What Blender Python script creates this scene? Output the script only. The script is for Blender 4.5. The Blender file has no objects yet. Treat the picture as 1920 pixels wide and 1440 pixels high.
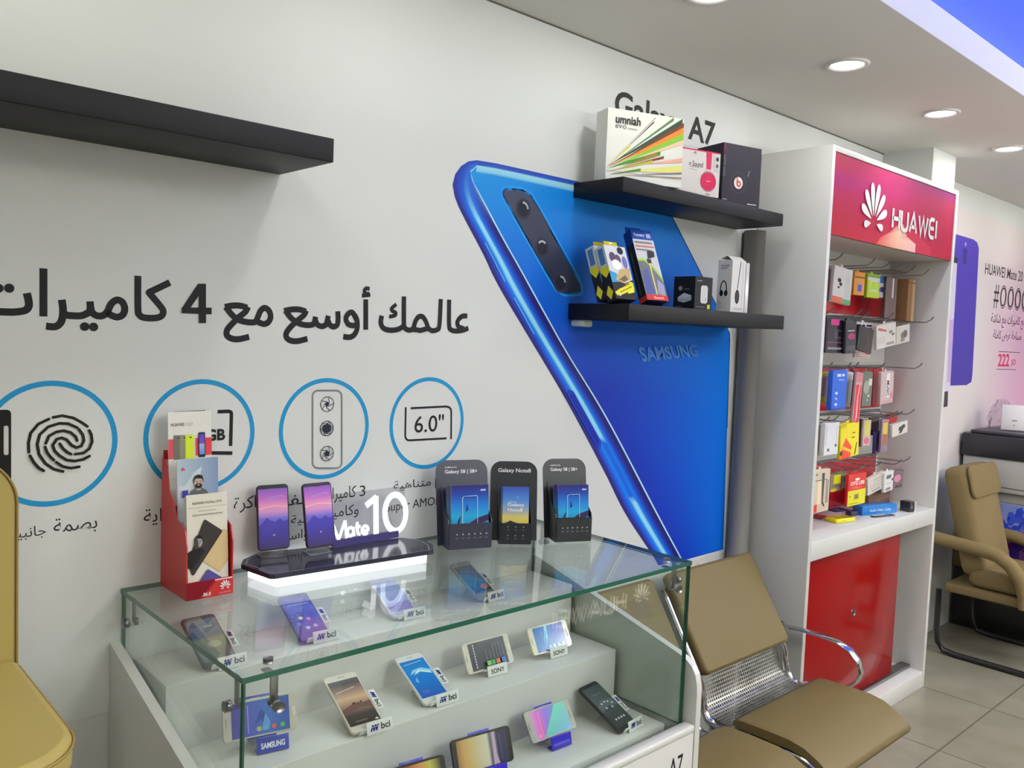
import bpy, bmesh, math, random
from mathutils import Matrix, Vector

# ------------------------------------------------------------------ camera, world, lights, exposure
SC = bpy.context.scene
COL = SC.collection
random.seed(7)
FPX = 1588.0
CAM = Vector((0.0, -1.8, 1.585))
_yaw, _pit, _rol = (math.radians(a) for a in (42.71, 3.54, 2.267))
_f = Vector((math.sin(_yaw) * math.cos(_pit), math.cos(_yaw) * math.cos(_pit), -math.sin(_pit)))
_r = Vector((math.cos(_yaw), -math.sin(_yaw), 0))
_u = _r.cross(_f)
RIGHT = math.cos(_rol) * _r + math.sin(_rol) * _u
UP = -math.sin(_rol) * _r + math.cos(_rol) * _u
FWD = _f
cam_data = bpy.data.cameras.new('camera')
cam_data.sensor_width = 36.0
cam_data.lens = FPX / 1920 * 36
cam_data.clip_start = 0.02
cam = bpy.data.objects.new('camera', cam_data)
cam.matrix_world = Matrix(((RIGHT.x, UP.x, -FWD.x, CAM.x), (RIGHT.y, UP.y, -FWD.y, CAM.y), (RIGHT.z, UP.z, -FWD.z, CAM.z), (0, 0, 0, 1)))
COL.objects.link(cam)
SC.camera = cam

SC.view_settings.view_transform = 'Standard'
SC.view_settings.look = 'None'
SC.view_settings.gamma = 1.0
SC.view_settings.use_curve_mapping = False
SC.view_settings.exposure = 0.0
SC.cycles.use_denoising = True
SC.cycles.max_bounces = 10
SC.cycles.transparent_max_bounces = 24
SC.cycles.caustics_reflective = False
SC.cycles.caustics_refractive = False
SC.cycles.sample_clamp_indirect = 6.0

world = bpy.data.worlds.new('world')
world.use_nodes = True
world.node_tree.nodes['Background'].inputs[0].default_value = (0.8, 0.85, 1.0, 1)
world.node_tree.nodes['Background'].inputs[1].default_value = 0.15
SC.world = world


def lamp(name, kind, loc, energy, color=(1, 1, 1), size=0.5, rot=(0, 0, 0), spot=1.9, blend=0.8):
    d = bpy.data.lights.new(name, kind)
    d.energy = energy
    d.color = color
    if kind == 'AREA':
        d.shape = 'SQUARE'
        d.size = size
    else:
        d.shadow_soft_size = size
    if kind == 'SPOT':
        d.spot_size = spot
        d.spot_blend = blend
    o = bpy.data.objects.new(name, d)
    o.location = loc
    o.rotation_euler = rot
    COL.objects.link(o)
    return o


PANELS = [(-0.7, -2.7, 4.5), (1.6, -2.7, 22), (3.9, -2.7, 33), (6.2, -2.7, 24)]
for px_, py_, pw_ in PANELS:
    lamp('panel_light', 'AREA', (px_, py_, 2.018), pw_, (0.965, 0.99, 1.0), 0.58)
    lamp('panel_uplight', 'AREA', (px_, py_, 2.055), pw_ * 3.6, (0.965, 0.99, 1.0), 0.58, (math.pi, 0, 0))  # added upward light, there only to brighten the ceiling
DOWN_X = [-0.405, 0.355, 1.115, 1.875, 2.63, 3.39, 4.155, 4.92, 5.68]
for x_ in DOWN_X:
    lamp('downlight_lamp', 'AREA', (x_, -0.468, 2.470), {-0.405: 2.0}.get(x_, 2.25), (0.99, 1.0, 0.86) if x_ < 0.9 else (0.985, 0.995, 0.97), 0.09)


# ------------------------------------------------------------------ photo pixel -> point on a real plane
def ray(px, py):
    return (RIGHT * ((px - 960) / FPX) - UP * ((py - 720) / FPX) + FWD)


def at(px, py, axis, val):
    d = ray(px, py)
    t = (val - CAM[axis]) / d[axis]
    return CAM + d * t


def wxz(px, py, y=0.0):
    p = at(px, py, 1, y)
    return (p.x, p.z)


# ------------------------------------------------------------------ materials
def lin(c):
    out = []
    for v in c[:3]:
        v = v / 255.0
        out.append(v / 12.92 if v <= 0.04045 else ((v + 0.055) / 1.055) ** 2.4)
    return (*out, 1.0)


MATS = {}


def mat(key, base=None, rough=0.5, metal=0.0, coat=0.0, bump=0.0, bscale=200, spec=0.5, vary=0.0, vscale=4.0):
    """base None: the printed colour comes from the mesh's own colour attribute"""
    m = bpy.data.materials.new(key)
    m.use_nodes = True
    nt = m.node_tree
    b = nt.nodes['Principled BSDF']
    b.inputs['Roughness'].default_value = rough
    b.inputs['Metallic'].default_value = metal
    b.inputs['Coat Weight'].default_value = coat
    b.inputs['Specular IOR Level'].default_value = spec
    tc = nt.nodes.new('ShaderNodeTexCoord')
    if base is None:
        a = nt.nodes.new('ShaderNodeAttribute')
        a.attribute_name = 'Col'
        nt.links.new(a.outputs['Color'], b.inputs['Base Color'])
    else:
        b.inputs['Base Color'].default_value = lin(base)
        if vary:
            n = nt.nodes.new('ShaderNodeTexNoise')
            n.inputs['Scale'].default_value = vscale
            n.inputs['Detail'].default_value = 4
            mx = nt.nodes.new('ShaderNodeMix')
            mx.data_type = 'RGBA'
            c = lin(base)
            mx.inputs[6].default_value = tuple(min(1, v * (1 - vary)) for v in c[:3]) + (1,)
            mx.inputs[7].default_value = tuple(min(1, v * (1 + vary)) for v in c[:3]) + (1,)
            nt.links.new(tc.outputs['Object'], n.inputs['Vector'])
            nt.links.new(n.outputs['Fac'], mx.inputs[0])
            nt.links.new(mx.outputs[2], b.inputs['Base Color'])
    if bump:
        n = nt.nodes.new('ShaderNodeTexNoise')
        n.inputs['Scale'].default_value = bscale
        n.inputs['Detail'].default_value = 3
        bp = nt.nodes.new('ShaderNodeBump')
        bp.inputs['Strength'].default_value = bump
        bp.inputs['Distance'].default_value = 0.002
        nt.links.new(tc.outputs['Object'], n.inputs['Vector'])
        nt.links.new(n.outputs['Fac'], bp.inputs['Height'])
        nt.links.new(bp.outputs['Normal'], b.inputs['Normal'])
    MATS[key] = m
    return m


mat('print', None, 0.5, spec=0.16)
mat('matte_print', None, 0.75, spec=0.12)
mat('gloss', None, 0.12, spec=0.5)
mat('plastic', None, 0.35)
mat('wall_paint', (216, 217, 214), 0.6, bump=0.05, bscale=90, spec=0.2)
mat('vinyl', (217, 219, 217), 0.5, spec=0.25, bump=0.02, bscale=40)
mat('ceiling_paint', (214, 211, 205), 0.8, bump=0.04, bscale=60, spec=0.15)
mat('white_laminate', (211, 210, 205), 0.35, bump=0.02, bscale=30)
mat('shelf_black', (20, 19, 23), 0.5, spec=0.25, bump=0.08, bscale=120, vary=0.12, vscale=8)
mat('sign_print', None, 0.5, spec=0.12)
mat('tan_leather', (109, 94, 59), 0.5, spec=0.25, bump=0.12, bscale=220, vary=0.04, vscale=5)
mat('tan_fabric', (118, 101, 68), 0.8, spec=0.2, bump=0.25, bscale=60, vary=0.08, vscale=6)
mat('yellow_tan', (172, 154, 90), 0.5, spec=0.25, bump=0.08, bscale=160, vary=0.04, vscale=5)
mat('chrome', (205, 205, 208), 0.12, metal=1.0)
mat('steel', (150, 150, 150), 0.32, metal=1.0)
mat('dark_metal', (30, 29, 28), 0.4)
mat('red_acrylic', (140, 5, 10), 0.14, spec=0.12)
mat('pipe_grey', (128, 124, 120), 0.3)
mat('beech', (196, 160, 104), 0.4, bump=0.05, bscale=40, vary=0.1, vscale=12)
mat('rubber', (22, 22, 22), 0.7)


def emission(key, color, strength):
    m = bpy.data.materials.new(key)
    m.use_nodes = True
    nt = m.node_tree
    b = nt.nodes['Principled BSDF']
    b.inputs['Base Color'].default_value = lin(color)
    b.inputs['Emission Color'].default_value = lin(color)
    b.inputs['Emission Strength'].default_value = strength
    MATS[key] = m


emission('led_white', (255, 252, 246), 9.0)
emission('led_strip', (246, 248, 255), 1.7)
emission('led_letter', (248, 250, 255), 1.25)
emission('panel_glow', (255, 252, 244), 6.0)
emission('blue_glow', (72, 104, 255), 0.55)
emission('sign_letter', (255, 248, 232), 2.6)

def fresnel(nt, f0):
    """the same reflectance from either side of a thin sheet"""
    lw_ = nt.nodes.new('ShaderNodeLayerWeight')
    lw_.inputs['Blend'].default_value = 0.5
    pw = nt.nodes.new('ShaderNodeMath')
    pw.operation = 'POWER'
    pw.inputs[1].default_value = 5.0
    ma = nt.nodes.new('ShaderNodeMath')
    ma.operation = 'MULTIPLY_ADD'
    ma.inputs[1].default_value = 1 - f0
    ma.inputs[2].default_value = f0
    nt.links.new(lw_.outputs['Facing'], pw.inputs[0])
    nt.links.new(pw.outputs[0], ma.inputs[0])
    return ma


# glass: clear body with Fresnel reflection, and the green polished rim
m = bpy.data.materials.new('clear_glass')
m.use_nodes = True
nt = m.node_tree
nt.nodes.clear()
out = nt.nodes.new('ShaderNodeOutputMaterial')
mix = nt.nodes.new('ShaderNodeMixShader')
fr = fresnel(nt, 0.042)
tr = nt.nodes.new('ShaderNodeBsdfTransparent')
tr.inputs['Color'].default_value = (0.955, 0.982, 0.966, 1)
gl = nt.nodes.new('ShaderNodeBsdfGlossy')
gl.inputs['Roughness'].default_value = 0.0
nt.links.new(fr.outputs[0], mix.inputs[0])
nt.links.new(tr.outputs[0], mix.inputs[1])
nt.links.new(gl.outputs[0], mix.inputs[2])
nt.links.new(mix.outputs[0], out.inputs[0])
MATS['clear_glass'] = m
mat('glass_rim', (38, 92, 74), 0.08, coat=0.3)

m = bpy.data.materials.new('clear_plastic')
m.use_nodes = True
nt = m.node_tree
nt.nodes.clear()
out = nt.nodes.new('ShaderNodeOutputMaterial')
mix = nt.nodes.new('ShaderNodeMixShader')
lw = fresnel(nt, 0.04)
tr = nt.nodes.new('ShaderNodeBsdfTransparent')
tr.inputs['Color'].default_value = (0.86, 0.86, 0.88, 1)
gl = nt.nodes.new('ShaderNodeBsdfGlossy')
gl.inputs['Roughness'].default_value = 0.08
nt.links.new(lw.outputs[0], mix.inputs[0])
nt.links.new(tr.outputs[0], mix.inputs[1])
nt.links.new(gl.outputs[0], mix.inputs[2])
nt.links.new(mix.outputs[0], out.inputs[0])
MATS['clear_plastic'] = m

# floor tiles
m = mat('floor_tile', (166, 160, 146), 0.22, spec=0.45)
nt = m.node_tree
b = nt.nodes['Principled BSDF']
tc = nt.nodes.new('ShaderNodeTexCoord')
mp = nt.nodes.new('ShaderNodeMapping')
mp.inputs['Location'].default_value = (-4.09, 0.59, 0)
br = nt.nodes.new('ShaderNodeTexBrick')
br.offset = 0.0
br.inputs['Color1'].default_value = lin((140, 136, 120))
br.inputs['Color2'].default_value = lin((134, 130, 114))
br.inputs['Mortar'].default_value = lin((104, 98, 88))
br.inputs['Scale'].default_value = 1.0
br.inputs['Mortar Size'].default_value = 0.004
br.inputs['Brick Width'].default_value = 0.6
br.inputs['Row Height'].default_value = 0.6
ns = nt.nodes.new('ShaderNodeTexNoise')
ns.inputs['Scale'].default_value = 5
ns.inputs['Detail'].default_value = 6
mx = nt.nodes.new('ShaderNodeMix')
mx.data_type = 'RGBA'
mx.blend_type = 'MULTIPLY'
mx.inputs[0].default_value = 0.35
rp = nt.nodes.new('ShaderNodeValToRGB')
rp.color_ramp.elements[0].position = 0.35
rp.color_ramp.elements[0].color = (0.62, 0.60, 0.56, 1)
rp.color_ramp.elements[1].position = 0.6
rp.color_ramp.elements[1].color = (1, 1, 1, 1)
nt.links.new(tc.outputs['Object'], mp.inputs['Vector'])
nt.links.new(mp.outputs[0], br.inputs['Vector'])
nt.links.new(tc.outputs['Object'], ns.inputs['Vector'])
nt.links.new(ns.outputs['Fac'], rp.inputs[0])
nt.links.new(br.outputs['Color'], mx.inputs[6])
nt.links.new(rp.outputs[0], mx.inputs[7])
nt.links.new(mx.outputs[2], b.inputs['Base Color'])

# perforated steel sheet: a grid of round holes
m = mat('perforated', (150, 148, 142), 0.35, metal=0.8)
nt = m.node_tree
b = nt.nodes['Principled BSDF']
uv = nt.nodes.new('ShaderNodeUVMap')
vm = nt.nodes.new('ShaderNodeVectorMath')
vm.operation = 'SCALE'
vm.inputs['Scale'].default_value = 84.0
fr_ = nt.nodes.new('ShaderNodeVectorMath')
fr_.operation = 'FRACTION'
sb = nt.nodes.new('ShaderNodeVectorMath')
sb.operation = 'SUBTRACT'
sb.inputs[1].default_value = (0.5, 0.5, 0)
ln = nt.nodes.new('ShaderNodeVectorMath')
ln.operation = 'LENGTH'
lt = nt.nodes.new('ShaderNodeMath')
lt.operation = 'LESS_THAN'
lt.inputs[1].default_value = 0.33
inv = nt.nodes.new('ShaderNodeMath')
inv.operation = 'SUBTRACT'
inv.inputs[0].default_value = 1.0
nt.links.new(uv.outputs[0], vm.inputs[0])
nt.links.new(vm.outputs[0], fr_.inputs[0])
nt.links.new(fr_.outputs[0], sb.inputs[0])
nt.links.new(sb.outputs[0], ln.inputs[0])
nt.links.new(ln.outputs['Value'], lt.inputs[0])
nt.links.new(lt.outputs[0], inv.inputs[1])
nt.links.new(inv.outputs[0], b.inputs['Alpha'])


# ------------------------------------------------------------------ mesh builder
class MB:
    def __init__(s):
        s.v, s.f = [], []

    def add(s, verts, faces, key, col=(200, 200, 200), smooth=False, uvs=None):
        n = len(s.v)
        s.v += [Vector(v) for v in verts]
        per = isinstance(col, list)
        for f in faces:
            cc = [lin(col[i]) for i in f] if per else [lin(col)] * len(f)
            s.f.append(([n + i for i in f], key, cc, smooth, [uvs[i] for i in f] if uvs else None))
        return s

    def xform(s, M, start=0):
        for i in range(start, len(s.v)):
            s.v[i] = M @ s.v[i]
        return s

    def box(s, x0, x1, y0, y1, z0, z1, key, col=(200, 200, 200), bev=0.0, seg=2, M=None):
        if bev <= 0:
            vs = [(x, y, z) for x in (x0, x1) for y in (y0, y1) for z in (z0, z1)]
            fs = [(0, 1, 3, 2), (4, 6, 7, 5), (0, 4, 5, 1), (2, 3, 7, 6), (0, 2, 6, 4), (1, 5, 7, 3)]
            sm = False
        else:
            bm = bmesh.new()
            bmesh.ops.create_cube(bm, size=1)
            for v in bm.verts:
                v.co = ((x0 + x1) / 2 + v.co.x * (x1 - x0), (y0 + y1) / 2 + v.co.y * (y1 - y0), (z0 + z1) / 2 + v.co.z * (z1 - z0))
            bmesh.ops.bevel(bm, geom=list(bm.edges), offset=bev, segments=seg, affect='EDGES', profile=0.5)
            bm.verts.index_update()
            vs = [v.co.copy() for v in bm.verts]
            fs = [tuple(v.index for v in f.verts) for f in bm.faces]
            bm.free()
            sm = True
        if M is not None:
            vs = [M @ Vector(v) for v in vs]
        return s.add(vs, fs, key, col, sm)

    def prism(s, pts, d0, d1, axis, key, col=(200, 200, 200), side_key=None, side_col=None, smooth=False):
        """2-D outline (counter-clockwise) extruded along an axis"""
        def p(a, b, d):
            return {0: (d, a, b), 1: (a, d, b), 2: (a, b, d)}[axis]
        n = len(pts)
        vs = [p(a, b, d0) for a, b in pts] + [p(a, b, d1) for a, b in pts]
        s.add(vs, [tuple(range(n))[::-1], tuple(range(n, 2 * n))], key, col)
        s.add(vs, [(i, (i + 1) % n, n + (i + 1) % n, n + i) for i in range(n)], side_key or key, side_col or col, smooth)
        return s

    def tube(s, path, r, key, col=(200, 200, 200), n=10, sx=1.0, sy=1.0, ref=None, caps=True):
        path = [Vector(p) for p in path]
        rings, vs, fs = len(path), [], []
        ref = Vector(ref) if ref else None
        for i, p in enumerate(path):
            t = (path[min(i + 1, rings - 1)] - path[max(i - 1, 0)]).normalized()
            a = ref if ref else (Vector((0, 0, 1)) if abs(t.z) < 0.9 else Vector((1, 0, 0)))
            e1 = t.cross(a).normalized()
            e2 = e1.cross(t).normalized()
            rr = r[i] if isinstance(r, (list, tuple)) else r
            for k in range(n):
                w = 2 * math.pi * k / n
                vs.append(p + e1 * (math.cos(w) * rr * sx) + e2 * (math.sin(w) * rr * sy))
        for i in range(rings - 1):
            for k in range(n):
                k2 = (k + 1) % n
                fs.append((i * n + k, i * n + k2, (i + 1) * n + k2, (i + 1) * n + k))
        if caps:
            fs.append(tuple(range(n)))
            fs.append(tuple(range((rings - 1) * n, rings * n))[::-1])
        return s.add(vs, fs, key, col, True)

    def cyl(s, p0, p1, r, key, col=(200, 200, 200), n=20):
        return s.tube([p0, p1], r, key, col, n)

    def sheet(s, rows, key, col=(200, 200, 200), smooth=True, uvs=None):
        """grid of points, rows of equal length"""
        n = len(rows[0])
        vs = [p for r_ in rows for p in r_]
        fs = [(i * n + j, i * n + j + 1, (i + 1) * n + j + 1, (i + 1) * n + j) for i in range(len(rows) - 1) for j in range(n - 1)]
        return s.add(vs, fs, key, col, smooth, uvs)

    def build(s, name, parent=None, M=None):
        me = bpy.data.meshes.new(name)
        inv_ = None
        if M is not None:
            inv_ = M.inverted()
        me.from_pydata([tuple(inv_ @ v) if inv_ else tuple(v) for v in s.v], [], [f[0] for f in s.f])
        keys = []
        for f in s.f:
            if f[1] not in keys:
                keys.append(f[1])
        for k in keys:
            me.materials.append(MATS[k])
        ca = me.color_attributes.new('Col', 'FLOAT_COLOR', 'CORNER')
        cols, ul = [], None
        if any(f[4] for f in s.f):
            ul = me.uv_layers.new(name='UVMap')
        li = 0
        for p, f in zip(me.polygons, s.f):
            p.material_index = keys.index(f[1])
            p.use_smooth = f[3]
            for j in range(len(f[0])):
                cols += f[2][j]
                if ul and f[4]:
                    ul.data[li].uv = f[4][j]
                li += 1
        ca.data.foreach_set('color', cols)
        me.validate()
        o = bpy.data.objects.new(name, me)
        COL.objects.link(o)
        if parent is not None:
            o.parent = parent
        return o


BASE = {}


def thing(name, label, cat, M=None, group=None):
    o = bpy.data.objects.new(name, None)
    o.empty_display_size = 0.05
    COL.objects.link(o)
    M = M if M is not None else Matrix.Identity(4)
    o.matrix_world = M
    BASE[o.name] = M.copy()
    o['label'], o['category'] = label, cat
    if group:
        o['group'] = group
    return o


def part(mb, name, parent, world=True, label=None):
    M = BASE[parent.name] if (world and parent.name in BASE) else None
    o = mb.build(name, parent, M)
    if parent.name in BASE:
        BASE[o.name] = BASE[parent.name]
    if label:
        o['label'] = label
    return o


def solo(mb, name, label, cat, base=(0, 0, 0), group=None, kind=None, M=None, local=False):
    M = M if M is not None else Matrix.Translation(Vector(base))
    o = mb.build(name, None, None if local else M)
    o.matrix_world = M
    BASE[o.name] = M.copy()
    o['label'], o['category'] = label, cat
    if group:
        o['group'] = group
    if kind:
        o['kind'] = kind
    return o


def struct(mb, name, label=None):
    o = mb.build(name)
    o['kind'] = 'structure'
    if label:
        o['label'] = label
        o['category'] = name.split('_')[0]
    return o


def T(x, y, z, rz=0.0):
    return Matrix.Translation((x, y, z)) @ Matrix.Rotation(rz, 4, 'Z')


# ------------------------------------------------------------------ flat artwork on a face
AR = {'ا': 'FE8D', 'أ': 'FE83', 'ب': 'FE8F', 'ت': 'FE95', 'ة': 'FE93', 'ج': 'FE9D', 'ح': 'FEA1', 'خ': 'FEA5', 'ذ': 'FEAB', 'ر': 'FEAD',
      'س': 'FEB1', 'ش': 'FEB5', 'ص': 'FEB9', 'ض': 'FEBD', 'ع': 'FEC9', 'ف': 'FED1', 'ك': 'FED9', 'ل': 'FEDD', 'م': 'FEE1', 'ن': 'FEE5',
      'ه': 'FEE9', 'و': 'FEED', 'ي': 'FEF1'}
NOJOIN = 'اأةذرو'


def arabic(s):
    """joined letter forms in drawing order"""
    res = []
    for i, ch in enumerate(s):
        if ch not in AR:
            res.append(ch)
            continue
        prev = i > 0 and s[i - 1] in AR and s[i - 1] not in NOJOIN
        nxt = i + 1 < len(s) and s[i + 1] in AR and ch not in NOJOIN
        b_ = int(AR[ch], 16)
        res.append(chr(b_ + (3 if prev and nxt else 2 if nxt else 1 if prev else 0)))
    return ''.join(reversed(res))


_tc = {}


def glyphs(s, bold=0.0, ext=0.0):
    k = (s, bold, ext)
    if k not in _tc:
        c = bpy.data.curves.new('lettering', 'FONT')
        c.body = s
        c.size = 1
        c.offset = bold
        c.extrude = ext
        c.resolution_u = 4
        c.fill_mode = 'BOTH' if ext else 'FRONT'
        o = bpy.data.objects.new('lettering', c)
        COL.objects.link(o)
        dg = bpy.context.evaluated_depsgraph_get()
        dg.update()
        me = o.evaluated_get(dg).to_mesh()
        vs = [v.co.copy() for v in me.vertices]
        fs = [tuple(p.vertices) for p in me.polygons]
        o.evaluated_get(dg).to_mesh_clear()
        bpy.data.objects.remove(o)
        bpy.data.curves.remove(c)
        _tc[k] = (vs, fs)
    return _tc[k]


def rr(x0, y0, x1, y1, r, n=5):
    """rounded rectangle; r may give the four corners separately (right-low, right-high, left-high, left-low)"""
    R4 = r if isinstance(r, tuple) else (r,) * 4
    pts = []
    for sx, sy, a, q in ((1, 0, -90, R4[0]), (1, 1, 0, R4[1]), (0, 1, 90, R4[2]), (0, 0, 180, R4[3])):
        cx = x1 - q if sx else x0 + q
        cy = y1 - q if sy else y0 + q
        for i in range(n + 1):
            w = math.radians(a + 90 * i / n)
            pts.append((cx + q * math.cos(w), cy + q * math.sin(w)))
    return pts


def smooth(pts, n=5):
    """curve through the given points"""
    if len(pts) < 3:
        return pts
    P = [pts[0]] + list(pts) + [pts[-1]]
    o = []
    for i in range(1, len(P) - 2):
        for k in range(n):
            t = k / n
            o.append(tuple(.5 * (2 * P[i][d] + (P[i + 1][d] - P[i - 1][d]) * t + (2 * P[i - 1][d] - 5 * P[i][d] + 4 * P[i + 1][d] - P[i + 2][d]) * t * t
                                 + (3 * P[i][d] - P[i - 1][d] - 3 * P[i + 1][d] + P[i + 2][d]) * t ** 3) for d in (0, 1)))
    o.append(tuple(pts[-1]))
    return o


def ell(cx, cy, rx, ry=None, n=28, a0=0, a1=360):
    ry = rx if ry is None else ry
    k = n if a1 - a0 == 360 else n + 1
    return [(cx + rx * math.cos(math.radians(a0 + (a1 - a0) * i / n)), cy + ry * math.sin(math.radians(a0 + (a1 - a0) * i / n))) for i in range(k)]


class Face:
    """artwork coordinates 0..1 across the quad BL, BR, TR, TL (or metres when it is a unit frame)"""
    def __init__(s, mb, BL, BR, TR, TL, key='print', lift=0.0001):
        s.mb, s.key = mb, key
        s.BL, s.BR, s.TR, s.TL = (Vector(p) for p in (BL, BR, TR, TL))
        s.N = (s.BR - s.BL).cross(s.TL - s.BL).normalized()
        s.W, s.H = (s.BR - s.BL).length, (s.TL - s.BL).length
        s.step, s.lift = lift, lift
        s.clip = True

    def P(s, x, y):
        return s.BL * ((1 - x) * (1 - y)) + s.BR * (x * (1 - y)) + s.TR * (x * y) + s.TL * ((1 - x) * y) + s.N * s.lift

    def _put(s, pts, faces, col):
        s.mb.add([s.P(*p) for p in pts], faces, s.key, col)

    def up(s):
        s.lift += s.step
        return s

    def poly(s, pts, col):
        s.up()
        if s.clip and not isinstance(col, list) and any(not (0 <= c <= 1) for p in pts for c in p):
            for ax, sg, lim in ((0, 1, 0.0), (0, -1, 1.0), (1, 1, 0.0), (1, -1, 1.0)):
                new = []
                for a, c in zip(pts, pts[1:] + pts[:1]):
                    ia, ic = sg * (a[ax] - lim) >= 0, sg * (c[ax] - lim) >= 0
                    if ia:
                        new.append(a)
                    if ia != ic:
                        k = (lim - a[ax]) / (c[ax] - a[ax])
                        new.append((a[0] + (c[0] - a[0]) * k, a[1] + (c[1] - a[1]) * k))
                pts = new
                if len(pts) < 3:
                    return s
        s._put(pts, [tuple(range(len(pts)))], col)
        return s

    def rect(s, x0, y0, x1, y1, col):
        """col: one colour, or four for BL, BR, TR, TL"""
        return s.poly([(x0, y0), (x1, y0), (x1, y1), (x0, y1)], col)

    def grad(s, x0, y0, x1, y1, stops, horiz=False):
        s.up()
        for (t0, c0), (t1, c1) in zip(stops, stops[1:]):
            if horiz:
                a, b_ = x0 + (x1 - x0) * t0, x0 + (x1 - x0) * t1
                s._put([(a, y0), (b_, y0), (b_, y1), (a, y1)], [(0, 1, 2, 3)], [c0, c1, c1, c0])
            else:
                a, b_ = y0 + (y1 - y0) * t0, y0 + (y1 - y0) * t1
                s._put([(x0, a), (x1, a), (x1, b_), (x0, b_)], [(0, 1, 2, 3)], [c0, c0, c1, c1])
        return s

    def mesh(s, rows, cols):
        s.up()
        n = len(rows[0])
        s._put([p for r_ in rows for p in r_], [(i * n + j, i * n + j + 1, (i + 1) * n + j + 1, (i + 1) * n + j) for i in range(len(rows) - 1) for j in range(n - 1)],
               [c for r_ in cols for c in r_])
        return s

    def line(s, pts, w, col, closed=False, asp=None):
        """a stroke of width w (in x units); asp = height / width of the face"""
        s.up()
        asp = asp if asp else s.H / s.W
        q = [Vector((x, y * asp)) for x, y in pts]
        n = len(q)
        L, R = [], []
        for i in range(n):
            a = q[(i - 1) % n] if (closed or i > 0) else None
            c = q[(i + 1) % n] if (closed or i < n - 1) else None
            d1 = (q[i] - a).normalized() if a is not None else None
            d2 = (c - q[i]).normalized() if c is not None else None
            d1 = d1 if d1 is not None else d2
            d2 = d2 if d2 is not None else d1
            m_ = Vector((-(d1 + d2).y, (d1 + d2).x))
            m_ = m_.normalized() if m_.length > 1e-6 else Vector((-d1.y, d1.x))
            k = min(2.0, 1 / max(0.3, m_.dot(Vector((-d1.y, d1.x)))))
            L.append(q[i] + m_ * (w / 2 * k))
            R.append(q[i] - m_ * (w / 2 * k))
        P_ = [(p.x, p.y / asp) for p in R] + [(p.x, p.y / asp) for p in L]
        rng = range(n if closed else n - 1)
        s._put(P_, [(i, (i + 1) % n, n + (i + 1) % n, n + i) for i in rng], col)
        return s

    def ring(s, cx, cy, r, w, col, asp=None, n=64):
        asp = asp if asp else s.H / s.W
        return s.line(ell(cx, cy, r, r / asp, n), w, col, True, asp)

    def text(s, t, x0, y0, x1, y1, col, bold=0.0, quad=None, keep=False, vert=False):
        """lettering fitted to a box (or to a quad of four corners)"""
        vs, fs = glyphs(t, bold)
        if not vs:
            return s
        s.up()
        ax, bx = min(v.x for v in vs), max(v.x for v in vs)
        ay, by = min(v.y for v in vs), max(v.y for v in vs)
        pts = []
        for v in vs:
            a, b_ = (v.x - ax) / (bx - ax), (v.y - ay) / max(1e-6, by - ay)
            if vert:
                a, b_ = b_, 1 - a
                if vert == 2:
                    a, b_ = 1 - a, 1 - b_
            if quad:
                q = quad
                pts.append(tuple(q[0][i] * (1 - a) * (1 - b_) + q[1][i] * a * (1 - b_) + q[2][i] * a * b_ + q[3][i] * (1 - a) * b_ for i in (0, 1)))
            else:
                pts.append((x0 + (x1 - x0) * a, y0 + (y1 - y0) * b_))
        s._put(pts, fs, col)
        return s

    def flower(s, cx, cy, r, col, asp=None):
        """eight-petal fan emblem"""
        asp = asp if asp else s.H / s.W
        for ang, ln_, wd in ((11.5, 1.0, .155), (-11.5, 1.0, .155), (36, .93, .15), (-36, .93, .15), (64, .80, .15), (-64, .80, .15), (101, .55, .13), (-101, .55, .13)):
            pts = [(i / 16, wd * (i / 16) ** .95 * math.sqrt(max(0, 1 - (i / 16) ** 2.6)) * 1.25) for i in range(17)]
            for i in range(15, 0, -1):
                pts.append((pts[i][0], -pts[i][1]))
            a = math.radians(ang)
            P_ = []
            for t, w in pts:
                l_ = .16 + (ln_ - .16) * t
                dx, dy = l_ * math.sin(a) + w * math.cos(a), l_ * math.cos(a) - w * math.sin(a)
                P_.append((cx + dx * r, cy + dy * r / asp))
            s.poly(P_[::-1] , col)
        return s

    def block(s, word, x0, y0, x1, y1, col, wt=0.16, gap=0.28, asp=None):
        """plain sans capitals drawn as strokes"""
        asp = asp if asp else s.H / s.W
        G = {'H': (1, [[(0, 0), (0, 1)], [(1, 0), (1, 1)], [(0, .5), (1, .5)]]), 'U': (1, [[(0, 1), (0, .25), (.12, .06), (.35, 0), (.65, 0), (.88, .06), (1, .25), (1, 1)]]),
             'A': (1.15, [[(0, 0), (.5, 1), (1, 0)], [(.2, .3), (.8, .3)]]), 'W': (1.5, [[(0, 1), (.25, 0), (.5, .95), (.75, 0), (1, 1)]]),
             'E': (.85, [[(1, 1), (.3, 1), (.05, .85), (0, .5), (.05, .15), (.3, 0), (1, 0)], [(.05, .5), (.95, .5)]]), 'I': (.05, [[(.5, 0), (.5, 1)]]),
             'S': (.95, [[(1, .82), (.85, .97), (.5, 1), (.15, .96), (.02, .78), (.15, .6), (.85, .42), (.98, .22), (.85, .04), (.5, 0), (.15, .03), (0, .18)]]),
             'M': (1.2, [[(0, 0), (0, 1), (.5, .1), (1, 1), (1, 0)]]), 'N': (1, [[(0, 0), (0, 1), (1, 0), (1, 1)]]),
             'G': (1, [[(1, .8), (.85, .97), (.5, 1), (.15, .95), (0, .7), (0, .3), (.15, .05), (.5, 0), (.85, .05), (1, .25), (1, .48), (.55, .48)]]),
             'O': (1.05, [[(.5, 1), (.15, .93), (0, .5), (.15, .07), (.5, 0), (.85, .07), (1, .5), (.85, .93), (.5, 1)]]), 'Y': (1, [[(0, 1), (.5, .45), (1, 1)], [(.5, .45), (.5, 0)]])}
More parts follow.
